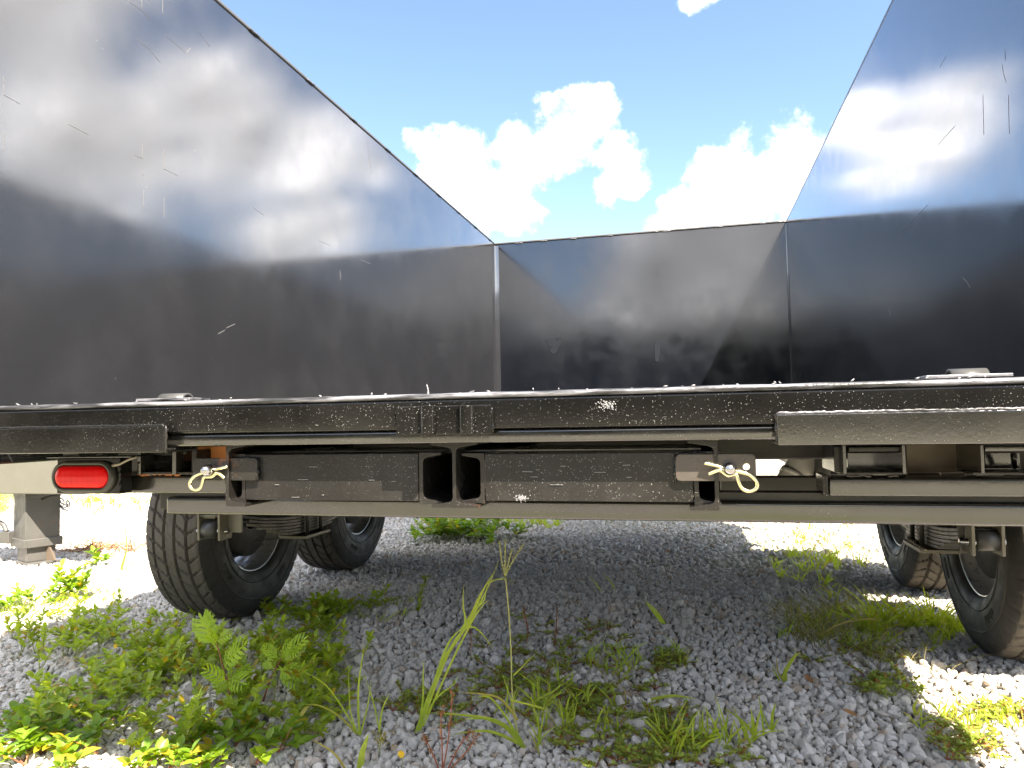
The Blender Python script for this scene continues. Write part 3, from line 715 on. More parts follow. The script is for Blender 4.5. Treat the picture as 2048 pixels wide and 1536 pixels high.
# twisted brake wires seen below the rear springs
def twist(pix, Y, r=.0032, amp=.003):
    pts = []; n = 60
    ps = [P(a, b, Y + dy) for a, b, dy in pix]
    for k in range(n):
        t = k / (n - 1) * (len(ps) - 1); i = min(int(t), len(ps) - 2); q = ps[i].lerp(ps[i + 1], t - i); a = k * .9
        pts.append(q + Vector((amp * math.cos(a), 0, amp * math.sin(a))))
    m = MB(); m.tube(pts, r, 6); m.build('brake_wire', M['wire'], T)
twist([(606, 1052, .18), (590, 1062, .12), (562, 1076, .05)], 2.18)
m = MB(); m.tube([P(562, 1076, 2.23), P(540, 1078, 2.22), P(518, 1076, 2.22), P(508, 1084, 2.22), P(515, 1091, 2.22), P(528, 1088, 2.22), P(524, 1080, 2.22)], .0035, 8); m.build('brake_wire', M['dull'], T)
twist([(1816, 1077, .16), (1832, 1088, .1), (1852, 1102, .0)], 2.2)
# mudguards added unseen over each wheel pair for shade; right tail stretched for its shadow
for s in (-1, 1):
    xi = XL - .052 if s < 0 else XR + .052; xo = WX[s] + s * .13
    m = MB(); pr = ([(1.90, .62), (1.94, .66), (2.02, .695)] if s < 0 else [(1.00, .60), (1.04, .64), (1.5, .69)]) + [ (2.3, .715), (3.12, .715), (3.4, .695), (3.52, .60), (3.56, .46)]
    vs = []
    for (y, z) in pr: vs += [(xi, y, z), (xo - (.11 if y < 1.6 else 0), y, z)]
    for (y, z) in pr: vs += [(xi, y, z - .004), (xo - (.11 if y < 1.6 else 0), y, z - .004)]
    q = 2 * len(pr); fs = []
    for k in range(len(pr) - 1): fs += [(2*k, 2*k+1, 2*k+3, 2*k+2), (q+2*k, q+2*k+2, q+2*k+3, q+2*k+1), (2*k+1, q+2*k+1, q+2*k+3, 2*k+3), (2*k, 2*k+2, q+2*k+2, q+2*k)]
    fs += [(0, q, q+1, 1), (q-2, q-1, 2*q-1, 2*q-2)]
    m.add(vs, fs); m.build('mudguard', M['frame'], T, .001)
# tongue, so that the trailer goes on in front
m = MB()
for s in (-1, 1): m.prism([(-.33 + s * .5, 4.42, CZ - .16), (-.33 + s * .42, 4.42, CZ - .16), (-.33 + s * .02, 6.0, CZ - .16), (-.33 + s * .08, 6.0, CZ - .16)], (0, 0, .1))
m.build('drawbar', M['frame'], T, .003)

# ------------------------------------------------------------------ the two ramps stowed in their slots
def channel(cx, z0, z1, fl, tw, tf, Y0, Y1, side): return ibeam(cx, z0, z1, fl, tw, tf, Y0, Y1, side)
YP = .962
def ramp_thing(pl, pr_, pyt, pyb, label, strap, side):
    rt = empty('loading_ramp', P((pl + pr_) / 2, pyb, YP), label, 'ramp', 'ramps stowed under the bed')
    a = P(pl, (pyt + pyb) / 2, YP); b = P(pr_, (pyt + pyb) / 2, YP); zt_ = P((pl + pr_) / 2, pyt, YP).z; zb_ = P((pl + pr_) / 2, pyb, YP).z
    m = MB(); m.box((a.x, YP, zb_), (b.x, YP + .008, zt_)); m.build('end_plate', M['ramp'], rt, .0012)
    for sd, xx in ((-1, a.x), (1, b.x)):
        m = channel(xx + sd * .004, zb_ - .004, zt_ + .001, .030, .003, .0055, YP + .001, YP + 1.9, sd); m.build('side_rail', M['frame_rust'], rt, .0006)
    (s0, s1, t0, t1) = strap
    A = P(s0, t1, YP - .008); B = P(s1, t0, YP - .008); r = .006; m = MB()
    cx0, cx1 = min(A.x, B.x), max(A.x, B.x); z0, z1 = A.z, B.z; out = []
    for (cx_, cz_, a0) in ((cx1 - r, z0 + r, -90), (cx1 - r, z1 - r, 0), (cx0 + r, z1 - r, 90), (cx0 + r, z0 + r, 180)):
        for k in range(5): t = R(a0 + 22.5 * k); out.append((cx_ + r * math.cos(t), YP - .008, cz_ + r * math.sin(t)))
    if side > 0:                                # with a hole drilled through beyond the pin
        bm = bmesh.new(); hc_ = P(1493, 934, YP - .008); loops = []
        for loop in (out, [(hc_.x + .0044 * math.cos(2 * math.pi * k / 20), YP - .008, hc_.z + .0044 * math.sin(2 * math.pi * k / 20)) for k in range(20)]):
            vv = [bm.verts.new(p) for p in loop]; loops += [bm.edges.new((vv[k], vv[(k + 1) % len(vv)])) for k in range(len(vv))]
        f_ = bmesh.ops.triangle_fill(bm, edges=loops, use_beauty=True); faces = [q for q in f_['geom'] if isinstance(q, bmesh.types.BMFace)]
        ex = bmesh.ops.extrude_face_region(bm, geom=faces); bmesh.ops.translate(bm, verts=[q for q in ex['geom'] if isinstance(q, bmesh.types.BMVert)], vec=(0, .0065, 0))
        bm.verts.index_update(); m.add([tuple(v.co) for v in bm.verts], [tuple(v.index for v in f.verts) for f in bm.faces]); bm.free()
    else: m.prism(out, (0, .0065, 0))
    st = m.build('strap', M['frame_rust'] if side < 0 else M['strap'], rt, .0008)
    mb = MB(); xi = s1 if side < 0 else s0
    bead(mb, [P(xi, t0, YP - .005), P(xi, t1 + 2, YP - .005)], .0026, .6); bead(mb, [P(xi, t0, YP - .004), P(xi + side * 60, t0, YP - .004)], .0018, .7)
    tag(mb.build('weld_bead', M['frame'], rt), kind='stuff')
    mb = MB()
    for k in range(7): 
        x_ = random.uniform(a.x, b.x); p = Vector((x_, YP - .001, zb_ + random.uniform(.003, .05))); bead(mb, [p, p + Vector((random.uniform(.004, .02), 0, 0))], .0006)
    tag(mb.build('scratch', M['weld'], rt), kind='stuff')
    return rt
r1 = ramp_thing(491, 836, 908, 1001, 'left black ramp end, its strap held by the dull left clip', (386, 514, 916, 961), -1)
r2 = ramp_thing(970, 1386, 906, 1003, 'right black ramp end, wider, its strap held by the gleaming right clip', (1352, 1511, 908, 962), 1)
# ------------------------------------------------------------------ pins and hairpin clips
def pin_clip(pc, pts, Yo, lab_pin, lab_clip, rw, rp, head=True):
    c = P(pc[0], pc[1], YP - .02)
    m = MB(); prof_ = [(.0, YP + .05), (1, YP + .05), (1, YP - .020), (.93, YP - .026), (.7, YP - .031), (.35, YP - .0335), (.02, YP - .034)]
    m.lathe([(y, max(r_ * rp, .0002)) for r_, y in prof_], (0, 0, 0), 24); m.v = [(c.x + z, x, c.z + y) for x, y, z in m.v]
    tag(m.build('hitch_pin', M['pin']), lab_pin, 'pin', 'pins holding the ramps')
    q = [P(a, b, YP - Yo - dy) for a, b, dy in pts]; sm = []
    for i in range(len(q) - 1):                 # Catmull-Rom through the bends
        p0 = q[max(i-1, 0)]; p1 = q[i]; p2 = q[i+1]; p3 = q[min(i+2, len(q)-1)]
        for k in range(6):
            t = k / 6; sm.append(.5 * ((2*p1) + (p2-p0)*t + (2*p0-5*p1+4*p2-p3)*t*t + (3*p1-p0-3*p2+p3)*t**3))
    sm.append(q[-1]); m = MB(); m.tube(sm, rw, 10)
    tag(m.build('hairpin_clip', M['zinc']), lab_clip, 'clip', 'hairpin clips on the ramp pins')
pin_clip((1459, 937), [(1409, 926, 0), (1432, 932, 0), (1455, 939, 0), (1480, 944, 0), (1500, 950, 0), (1512, 962, 0), (1514, 972, 0), (1507, 980, 0), (1494, 982, 0), (1483, 975, 0), (1477, 963, 0), (1473, 950, 0), (1466, 949, .0), (1457, 951, .002), (1449, 947, .003), (1441, 941, .004), (1434, 941, .004), (1417, 948, .004)], .0165,
         'steel pin end through the right ramp strap', 'gleaming brass coloured hairpin clip on the right ramp pin', .0024, .0085)
pin_clip((417, 940), [(455, 933, 0), (438, 937, 0), (420, 942, 0), (404, 946, 0), (388, 953, 0), (380, 964, 0), (381, 974, 0), (390, 979.5, 0), (400, 976, 0), (405, 966, 0), (408, 955, 0), (415, 954, 0), (424, 953, .002), (432, 947, .003), (439, 948, .004), (449, 956, .004)], .0165,
         'steel pin end through the left ramp strap', 'dull yellow hairpin clip on the left ramp pin, beside the red lamp', .0024, .0088)

# ------------------------------------------------------------------ neighbouring trailer's tongue, jack and chains
JB = G(48, 1128); YJ = JB.y
J = empty('trailer_tongue', (JB.x, JB.y, 0), 'pale grey tongue of a neighbouring trailer on its drop leg jack', 'trailer')
def jx(px, Y=None): return P(px, 1000, Y or YJ).x
def jz(py, Y=None): return P(50, py, Y or YJ).z
m = MB(); m.box((jx(0) - 1.2, YJ - .10, jz(984)), (jx(200), YJ + .0, jz(872))); m.build('tongue_beam', M['tongue'], J, .006)
def rot_box(cx, cy, hx, hy, z0, z1, a):
    pts = []
    for sx, sy in ((-1,-1),(1,-1),(1,1),(-1,1)): pts.append((cx + sx*hx*math.cos(a) - sy*hy*math.sin(a), cy + sx*hx*math.sin(a) + sy*hy*math.cos(a), z0))
    mm = MB(); mm.prism(pts, (0, 0, z1 - z0)); return mm
cx_ = (jx(22) + jx(86)) / 2; ww = (jx(86) - jx(22)) / 2 / 1.25; an = R(-24)
jl = rot_box(cx_, YJ + .06, ww, ww, jz(1090), jz(960), an).build('jack_tube', M['jack'], J, .006)
rot_box(cx_, YJ + .06, ww * .82, ww * .82, .012, jz(1085), an).build('inner_leg', M['jack'], jl, .004)
rot_box(cx_, YJ + .06, ww * 1.12, ww * 1.12, jz(1094), jz(1077), an).build('collar', M['jack'], jl, .004)
rot_box(cx_, YJ + .06, ww * 1.03, ww * 1.03, jz(995), jz(965), an).build('upper_sleeve', M['jack'], jl, .003)
rot_box(cx_ + .02, YJ + .06, .085, .08, .0, .012, an).build('foot_plate', M['jack'], jl, .002)
m = MB(); m.prism([(jx(76), YJ + .05, .012), (jx(95), YJ + .05, .012), (jx(78), YJ + .05, jz(1088))], (0, .01, 0)); m.build('foot_gusset', M['brown'], jl)
m = MB(); m.box((jx(-40), YJ - .01, jz(1088)), (jx(22), YJ + .05, jz(1064))); m.tube([(jx(14), YJ, jz(1064)), (jx(9), YJ, jz(1052)), (jx(1), YJ, jz(1046)), (jx(-20), YJ, jz(1044))], .012, 10); m.build('release_lever', M['jack'], jl, .003)
m = MB(); m.tube([P(84, 998, YJ), P(100, 993, YJ), P(120, 989, YJ)], .006, 8); m.build('brake_cable', M['dull'], J)
def chain(pix, name, Y):
    m = MB(); q = [P(a, b, Y) for a, b in pix]; L_ = .026; pts = []
    for a, b in zip(q[:-1], q[1:]):
        n = max(1, int((b - a).length / L_))
        for i in range(n): pts.append((a.lerp(b, i / n), (b - a).normalized()))
    for i, (p, t) in enumerate(pts):
        u = t.cross(Vector((0, 1, 0))); u = u.normalized() if u.length > .1 else Vector((1, 0, 0)); w = t.cross(u)
        v = u if i % 2 else (w + u * .5).normalized(); ring = []
        for k in range(10): a = 2 * math.pi * k / 10; ring.append(p + t * (.018 * math.cos(a)) + v * (.010 * math.sin(a)))
        m.tube(ring + ring[:1], .0038, 6, False)
    m.build('safety_chain', M['pin'], J)
chain([(98, 955), (90, 968), (92, 985), (88, 1003), (84, 1020)], 'a', YJ + .05)
chain([(118, 985), (124, 1002), (130, 1012), (136, 1008), (133, 992)], 'b', YJ + .1)
m = MB(); m.tube([P(120, 1010, YJ + .1), P(126, 1018, YJ + .1), P(137, 1022, YJ + .1)], [.006, .006, .003], 8); m.build('chain_hook', M['pin'], J)

# ------------------------------------------------------------------ gravel: one scatter of limestone pieces
def stones():
    hid = bpy.data.collections.new('stone_shapes'); objs = []
    for k in range(9):
        bm = bmesh.new(); bmesh.ops.create_icosphere(bm, subdivisions=2, radius=1.0); rr = random.Random(k)
        for c in range(15):                      # broken faces
            nrm = Vector((rr.gauss(0, 1), rr.gauss(0, 1), rr.gauss(0, 1))).normalized(); dd = rr.uniform(.46, .80)
            for v in bm.verts:
                e = v.co.dot(nrm) - dd
                if e > 0: v.co -= nrm * e * .93
        sx, sy, sz = rr.uniform(1.0, 1.5), rr.uniform(.85, 1.15), rr.uniform(.65, 1.0)
        for v in bm.verts:
            v.co += v.co.normalized() * .07 * noise.noise(v.co * 2.3 + Vector((k * 7, 0, 0)))
            v.co = Vector((v.co.x * sx, v.co.y * sy, v.co.z * sz))
        me = bpy.data.meshes.new('stone'); bm.to_mesh(me); bm.free(); me.materials.append(M['stone'])
        me.polygons.foreach_set('use_smooth', [True] * len(me.polygons)); me.set_sharp_from_angle(angle=R(22))
        o = bpy.data.objects.new('stone', me); hid.objects.link(o); objs.append(o)
    pos, rot, scl, idx = [], [], [], []
    rr = random.Random(11)
    def strip(y0, y1, cell, rmin, rmax, lo, hi, layers=2):
        for ly in range(layers):
            y = y0
            while y < y1:
                x = lo(y)
                while x < hi(y):
                    px = x + rr.uniform(-.5, .5) * cell; py = y + rr.uniform(-.5, .5) * cell
                    r = rmin + (rmax - rmin) * rr.random() ** 2.6
                    if rr.random() < .02: r *= 1.65
                    if ly == 0: r *= .85
                    pos.append((px, py, gz(px, py) + (r * .25 if ly == 0 else r * .62)))
                    rot.append((rr.gauss(0, .9), rr.gauss(0, .9), rr.uniform(0, 6.283))); scl.append((r, r, r)); idx.append(rr.randrange(9))
                    x += cell
                y += cell
    lo = lambda y: -.98 * y - .75; hi = lambda y: .50 * y + .45
    strip(.85, 2.0, .0152, .0055, .0150, lo, hi)
    strip(2.0, 3.4, .0185, .007, .0155, lo, hi)
    strip(3.4, 7.2, .030, .012, .021, lo, hi, 1)
    me = bpy.data.meshes.new('gravel'); me.from_pydata(pos, [], [])
    for nm, ty, data in (('rot', 'FLOAT_VECTOR', rot), ('scl', 'FLOAT_VECTOR', scl)):
        a = me.attributes.new(nm, ty, 'POINT'); a.data.foreach_set('vector', [c for v in data for c in v])
    a = me.attributes.new('idx', 'INT', 'POINT'); a.data.foreach_set('value', idx)
    o = link('gravel', me); tag(o, 'loose pale limestone gravel covering the yard', kind='stuff')
    ng = bpy.data.node_groups.new('scatter_stones', 'GeometryNodeTree')
    ng.interface.new_socket('Geometry', in_out='INPUT', socket_type='NodeSocketGeometry'); ng.interface.new_socket('Geometry', in_out='OUTPUT', socket_type='NodeSocketGeometry')
    gi = ng.nodes.new('NodeGroupInput'); go = ng.nodes.new('NodeGroupOutput'); ip = ng.nodes.new('GeometryNodeInstanceOnPoints')
    ci = ng.nodes.new('GeometryNodeCollectionInfo'); ci.inputs[0].default_value = hid; ci.inputs[1].default_value = True; ci.inputs[2].default_value = True
    def at(nm, ty):
        n = ng.nodes.new('GeometryNodeInputNamedAttribute'); n.data_type = ty; n.inputs[0].default_value = nm; return n.outputs[0]
    er = ng.nodes.new('FunctionNodeEulerToRotation'); ng.links.new(at('rot', 'FLOAT_VECTOR'), er.inputs[0])
    ng.links.new(gi.outputs[0], ip.inputs['Points']); ng.links.new(ci.outputs[0], ip.inputs['Instance']); ip.inputs['Pick Instance'].default_value = True
    ng.links.new(at('idx', 'INT'), ip.inputs['Instance Index']); ng.links.new(er.outputs[0], ip.inputs['Rotation']); ng.links.new(at('scl', 'FLOAT_VECTOR'), ip.inputs['Scale'])
    ng.links.new(ip.outputs[0], go.inputs[0])
    md_ = o.modifiers.new('scatter', 'NODES'); md_.node_group = ng
    print('stones', len(pos), flush=True)
stones()

# ------------------------------------------------------------------ plants
def leaf(mb, base, d, up, ln, wd, curl=.3, seg=4, shape='oval'):
    d = Vector(d).normalized(); up = Vector(up); sd = d.cross(up)
    if sd.length < 1e-3: sd = d.cross(Vector((1, 0, 0)))
    sd.normalize(); up = sd.cross(d).normalized(); vs = []; 
    for k in range(seg + 1):
        t = k / seg
        w = (math.sin(math.pi * min(1, t * .94 + .06)) ** .8 if shape == 'oval' else math.sin(math.pi * (.12 + .88 * t)) if shape == 'lance' else (1 - t) ** .7) * wd * .5
        if k == seg: w = wd * .02
        c = Vector(base) + d * (ln * t) - up * (curl * ln * t * t)
        vs += [c - sd * w + up * w * .35, c, c + sd * w + up * w * .35]
    fs = []
    for k in range(seg): a = 3 * k; fs += [(a, a+1, a+4, a+3), (a+1, a+2, a+5, a+4)]
    mb.add(vs, fs, True)
def blade(mb, pts, w, taper=True):
    pts = [Vector(p) for p in pts]; n = len(pts); vs = []
    for i, p in enumerate(pts):
        t = (pts[min(i+1, n-1)] - pts[max(i-1, 0)]).normalized(); sd = t.cross(Vector((.25, 1, .1))); sd.normalize(); nn = sd.cross(t)
        f = i / (n - 1); ww = w * .5 * ((1 - f ** 2.2) * (.75 + .6 * f * (1 - f)) + .04)
        vs += [p - sd * ww + nn * ww * .4, p, p + sd * ww + nn * ww * .4]
    fs = []
    for k in range(n - 1): a = 3 * k; fs += [(a, a+1, a+4, a+3), (a+1, a+2, a+5, a+4)]
    mb.add(vs, fs, True)
def curve(q, n=5):
    out = []; q = [Vector(p) for p in q]
    for i in range(len(q) - 1):
        p0 = q[max(i-1, 0)]; p1 = q[i]; p2 = q[i+1]; p3 = q[min(i+2, len(q)-1)]
        for k in range(n):
            t = k / n; out.append(.5 * ((2*p1) + (p2-p0)*t + (2*p0-5*p1+4*p2-p3)*t*t + (3*p1-p0-3*p2+p3)*t**3))
    out.append(q[-1]); return out
def grass_tuft(mb, c, n, h, w, lean=.5, rr=random):
    for k in range(n):
        a = rr.uniform(0, 6.283); l = h * rr.uniform(.5, 1.1); e = rr.uniform(.1, 1) * lean; b = Vector(c) + Vector((rr.gauss(0, .012), rr.gauss(0, .012), -.004))
        dx, dy = math.cos(a), math.sin(a)
        pts = [b + Vector((dx, dy, 0)) * l * (e * t + e * .7 * t * t) + Vector((0, 0, 1)) * l * (t - .45 * e * t * t) for t in (0, .3, .6, .85, 1)]
        blade(mb, pts, w * rr.uniform(.7, 1.2))
def broad_weed(ml, ms, c, n, h, ll, rr=random, spread=1.35, lw=.55, shape='oval', elv=None):
    c = Vector(c)
    for k in range(n):
        a = rr.uniform(0, 6.283); el = rr.uniform(.25, 1.2) / spread if elv is None else rr.uniform(*elv); L_ = h * rr.uniform(.6, 1.25)
        d = Vector((math.cos(a) * math.cos(el), math.sin(a) * math.cos(el), math.sin(el)))
        pts = [c + d * L_ * t + Vector((0, 0, .12 * L_ * math.sin(2.5 * t))) + Vector((rr.gauss(0, .002), rr.gauss(0, .002), 0)) for t in (0, .35, .7, 1)]
        ms.tube(pts, [.0015, .0013, .001, .0006], 4, False)
        nl = max(3, int(L_ / (ll * .42)))
        for j in range(nl):
            t = .2 + .8 * (j + .6) / nl; i = min(int(t * 3), 2); p = pts[i].lerp(pts[i+1], min(1, t * 3 - i))
            for s_ in (0, 1):
                aa = a + (j % 2) * 1.5 + s_ * math.pi + rr.gauss(0, .35); dd = Vector((math.cos(aa), math.sin(aa), rr.uniform(.15, .8))) + d * .5
                l = ll * rr.uniform(.55, 1.15) * (1 - .35 * t * (t > .9)); leaf(ml, p, dd, (rr.gauss(0, .2), rr.gauss(0, .2), 1), l, l * lw, rr.uniform(.1, .5), 4, shape)
        leaf(ml, pts[-1], d + Vector((0, 0, .5)), (0, 0, 1), ll * .8, ll * .8 * lw, .2, 4, shape)
rr = random.Random(5)
def scatter_px(x0, x1, y0, y1, n, fn):
    k = 0
    while k < n:
        p = G(rr.uniform(x0, x1), rr.uniform(y0, y1)); fn(p); k += 1
def ell(cx, cy, rx, ry, n):                     # points of a patch, thick in its middle and thin at its rim
    out = []
    while len(out) < n:
        a, b = rr.gauss(0, .5), rr.gauss(0, .5)
        if a*a + b*b < 1.2: out.append(G(cx + a * rx, max(cy + b * ry, 985)))
    return out
# --- creeping broad leaved ground cover
ml, ms = MB(), MB()
for (cx, cy, rx, ry, n, h, l) in ((300, 1330, 240, 95, 24, .075, .032), (430, 1385, 300, 80, 17, .08, .030), (600, 1300, 130, 60, 10, .07, .034), (215, 1255, 150, 40, 14, .055, .028), (640, 1240, 110, 40, 16, .06, .026), (330, 1460, 360, 70, 15, .055, .028), (600, 1440, 160, 70, 13, .05, .025), (140, 1420, 140, 60, 12, .055, .030), (640, 1340, 80, 60, 13, .055, .028)):
    for p in ell(cx, cy, rx, ry, n): broad_weed(ml, ms, p, rr.randint(2, 4), h, l, rr)
for (cx, cy, rx, ry, n) in ((300, 1330, 280, 100, 22), (560, 1330, 160, 90, 12), (400, 1440, 330, 70, 16), (120, 1300, 110, 60, 8)):
    for p in ell(cx, cy, rx, ry, n): broad_weed(ml, ms, p, rr.randint(1, 2), .10, .027, rr, elv=(.9, 1.45), lw=.5)
tag(ml.build('ground_cover', M['leaf'], recalc=False), 'carpet of creeping broad leaved weeds on the gravel below the left wheel', kind='stuff')
tag(ms.build('ground_cover_stems', M['stem'], recalc=False), 'thin stems of the creeping weeds', kind='stuff')
# --- bright sunlit fringe along the bottom left
ml, ms = MB(), MB()
for (cx, cy, rx, ry, n) in ((130, 1505, 200, 55, 10), (330, 1530, 170, 45, 7), (430, 1500, 120, 40, 5), (30, 1490, 60, 55, 6)):
    for p in ell(cx, cy, rx, ry, n): broad_weed(ml, ms, p, rr.randint(2, 4), .065, .034, rr, 1.5, .6)
tag(ml.build('sunlit_ground_cover', M['leaf_bright'], recalc=False), 'bright yellow green creeping weeds in the sun at the bottom left', kind='stuff')
tag(ms.build('sunlit_ground_cover_stems', M['redstem'], recalc=False), 'reddish stems of the sunlit creeping weeds', kind='stuff')
# --- small leaved spurge in the middle and right
ml, ms = MB(), MB()
for (cx, cy, rx, ry, n) in ((1090, 1300, 170, 70, 26), (1180, 1400, 170, 60, 32), (1280, 1470, 180, 50, 28), (1010, 1360, 110, 60, 18), (1330, 1520, 180, 25, 16), (1770, 1370, 70, 30, 8), (1960, 1430, 110, 40, 12), (1920, 1490, 100, 40, 14), (1690, 1290, 150, 60, 14), (860, 1420, 90, 50, 16), (1330, 1330, 50, 20, 10)):
    for p in ell(cx, cy, rx, ry, n): broad_weed(ml, ms, p, rr.randint(3, 5), .045, .0105, rr, 2.4, .6)
tag(ml.build('spurge', M['spurge'], recalc=False), 'low small leaved spurge spreading over the gravel', kind='stuff')
tag(ms.build('spurge_stems', M['redstem'], recalc=False), 'thin reddish stems of the spurge', kind='stuff')
# --- grass that nobody could count
mg = MB()
for (cx, cy, rx, ry, n, h, w, k) in ((1700, 1270, 170, 50, 11, .07, .0035, 7), (1860, 1280, 110, 40, 8, .06, .0035, 7), (1640, 1110, 90, 50, 16, .08, .005, 8), (1620, 1160, 100, 40, 9, .07, .0045, 8), (1000, 1050, 160, 8, 16, .08, .007, 9), (880, 1036, 60, 6, 20, .07, .007, 9), (1100, 1034, 80, 5, 20, .07, .007, 9),
        (190, 1005, 110, 22, 44, .08, .007, 10), (20, 1000, 40, 40, 22, .08, .007, 10), (130, 1200, 130, 22, 30, .05, .004, 8), (60, 1225, 70, 20, 22, .045, .004, 8), (1400, 1490, 150, 40, 12, .08, .005, 6), (1100, 1440, 150, 60, 16, .08, .005, 6), (1250, 1330, 120, 40, 12, .06, .004, 6), (740, 1220, 120, 50, 10, .05, .004, 6), (500, 1250, 300, 40, 24, .045, .003, 6), (1950, 1440, 100, 40, 14, .05, .0035, 6)):
    for p in ell(cx, cy, rx, ry, n): grass_tuft(mg, p, k, h, w, .7, rr)
tag(mg.build('grass', M['grass'], recalc=False), 'short sparse grass growing through the gravel', kind='stuff')
mg = MB()
for (cx, cy, rx, ry, n, h, w, k) in ((1650, 1270, 120, 50, 34, .10, .0022, 7), (1700, 1230, 150, 30, 20, .08, .0018, 6), (200, 1100, 60, 10, 8, .05, .003, 8), (1640, 1080, 80, 40, 16, .07, .003, 6), (180, 1000, 120, 20, 20, .06, .004, 8), (1780, 1330, 100, 40, 12, .08, .0016, 5)):
    for p in ell(cx, cy, rx, ry, n): grass_tuft(mg, p, k, h, w, .9, rr)
tag(mg.build('dry_grass', M['drygrass'], recalc=False), 'wispy dry grass stalks lying over the gravel at the right', kind='stuff')

# --- single plants
def plant(name, px, py, label, cat='plant', group=None): return empty(name, G(px, py, 0), label, cat, group)
def px_curve(pix, Y, n=5): return curve([P(a, b, Y + (dy[0] if dy else 0)) for a, b, *dy in pix], n)
# feathery ragweeds
def fern_leaf(mb, base, d, up, ln, rr):
    d = Vector(d).normalized(); up = Vector(up); sd = d.cross(up).normalized(); up = sd.cross(d)
    n = 5
    for k in range(n):
        t = .22 + .72 * k / n; c = Vector(base) + d * ln * t - up * ln * .22 * t * t; l = ln * .36 * (math.sin(math.pi * (.20 + .72 * t)) ** .9) + ln * .04
        for s_ in (-1, 1):
            ld = d * 1.0 + sd * s_ * .9; leaf(mb, c, ld, up, l, l * .24, .15, 3, 'lance')
            for tt in (.4, .65): leaf(mb, c + ld.normalized() * l * tt, d * 1.3 + sd * s_ * .55, up, l * .38, l * .10, .1, 2, 'lance'); leaf(mb, c + ld.normalized() * l * tt, d * .2 + sd * s_ * 1.2, up, l * .3, l * .09, .1, 2, 'lance')
    leaf(mb, base, d, up, ln * 1.02, ln * .05, .22, 5, 'lance'); leaf(mb, Vector(base) + d * ln * .85 - up * ln * .16, d, up, ln * .22, ln * .06, .1, 3, 'lance')
def ragweed(stem, leaves, Y, label, r0):
    b = Vector((P(*stem[0], Y).x, Y, 0)); pl = empty('ragweed', b, label, 'plant', 'feathery ragweeds')
    pts = curve([P(a, c, Y) for a, c in stem]); m = MB(); m.tube(pts, [r0 * (1 - .6 * i / len(pts)) for i in range(len(pts))], 6); m.build('stem', M['redstem'], pl)
    for (a, c, e, f, ln, dy) in leaves:
        p0 = P(a, c, Y); p1 = P(e, f, Y + dy); m = MB(); fern_leaf(m, p0, p1 - p0, (0, -.8, .6), (p1 - p0).length * ln, rr); m.build('leaf', M['fern'], pl, recalc=False)
Yr = G(462, 1408).y
ragweed([(462, 1410), (456, 1372), (445, 1330), (434, 1290), (420, 1262)], [(458, 1365, 412, 1338, 1.0, -.05), (457, 1365, 500, 1330, 1.0, .02), (456, 1362, 430, 1385, .7, -.08), (456, 1355, 462, 1290, 1.0, .03), (434, 1300, 392, 1225, 1.0, .03), (430, 1285, 460, 1262, .9, -.02), (436, 1290, 410, 1262, .9, -.04), (420, 1262, 402, 1232, .9, 0), (448, 1335, 480, 1278, .9, -.05), (456, 1358, 485, 1362, .8, -.08), (422, 1265, 440, 1240, .7, .03), (457, 1370, 415, 1362, .8, -.02)], Yr, 'feathery bright green ragweed, the taller one in front of the left rear tyre', .0026)
Yr2 = G(528, 1400).y
ragweed([(526, 1402), (540, 1362), (558, 1325), (570, 1312)], [(562, 1318, 605, 1272, 1.0, 0), (560, 1320, 525, 1290, 1.0, 0), (562, 1318, 575, 1280, .9, -.03), (552, 1338, 606, 1345, 1.0, -.03), (556, 1330, 596, 1372, .9, -.04), (550, 1340, 520, 1312, .8, .03), (566, 1315, 590, 1300, .9, -.04)], Yr2, 'feathery green ragweed, the shorter one right of the taller ragweed', .0024)
# bermuda like seed stalk
Yg = G(1042, 1496).y
pl = empty('grass_seed_stalk', G(1042, 1496), 'tall thin grass stalk with a fan of finger like seed spikes', 'grass stalk')
m = MB(); m.tube(px_curve([(1042, 1494), (1030, 1440), (1024, 1380), (1022, 1300), (1017, 1220), (1011, 1155)], Yg), [.0022] * 10 + [.0015] * 16, 6); m.build('stem', M['stem'], pl)
for (a, b, c, d) in ((1003, 1120, 999, 1085), (1010, 1118, 1011, 1082), (1017, 1125, 1024, 1100), (1026, 1122, 1046, 1090)):
    pts = px_curve([(1010, 1154), (a, b), (c, d)], Yg, 6); m = MB(); m.tube(pts, [.0011] * len(pts), 5)
    for q in pts[3:]:
        for s_ in (-1, 1): leaf(m, q, Vector((s_ * .6, -.3, 1)), (0, -1, 0), .0045, .0016, 0, 2, 'lance')
    m.build('seed_spike', M['stem'], pl)
for pix, w in (([(1026, 1352), (1046, 1332), (1069, 1308)], .0032), ([(1025, 1410), (1012, 1370), (1003, 1345)], .003), ([(1010, 1158), (1000, 1157), (975, 1168)], .002)):
    m = MB(); blade(m, px_curve(pix, Yg), w); m.build('leaf', M['grass'], pl, recalc=False)
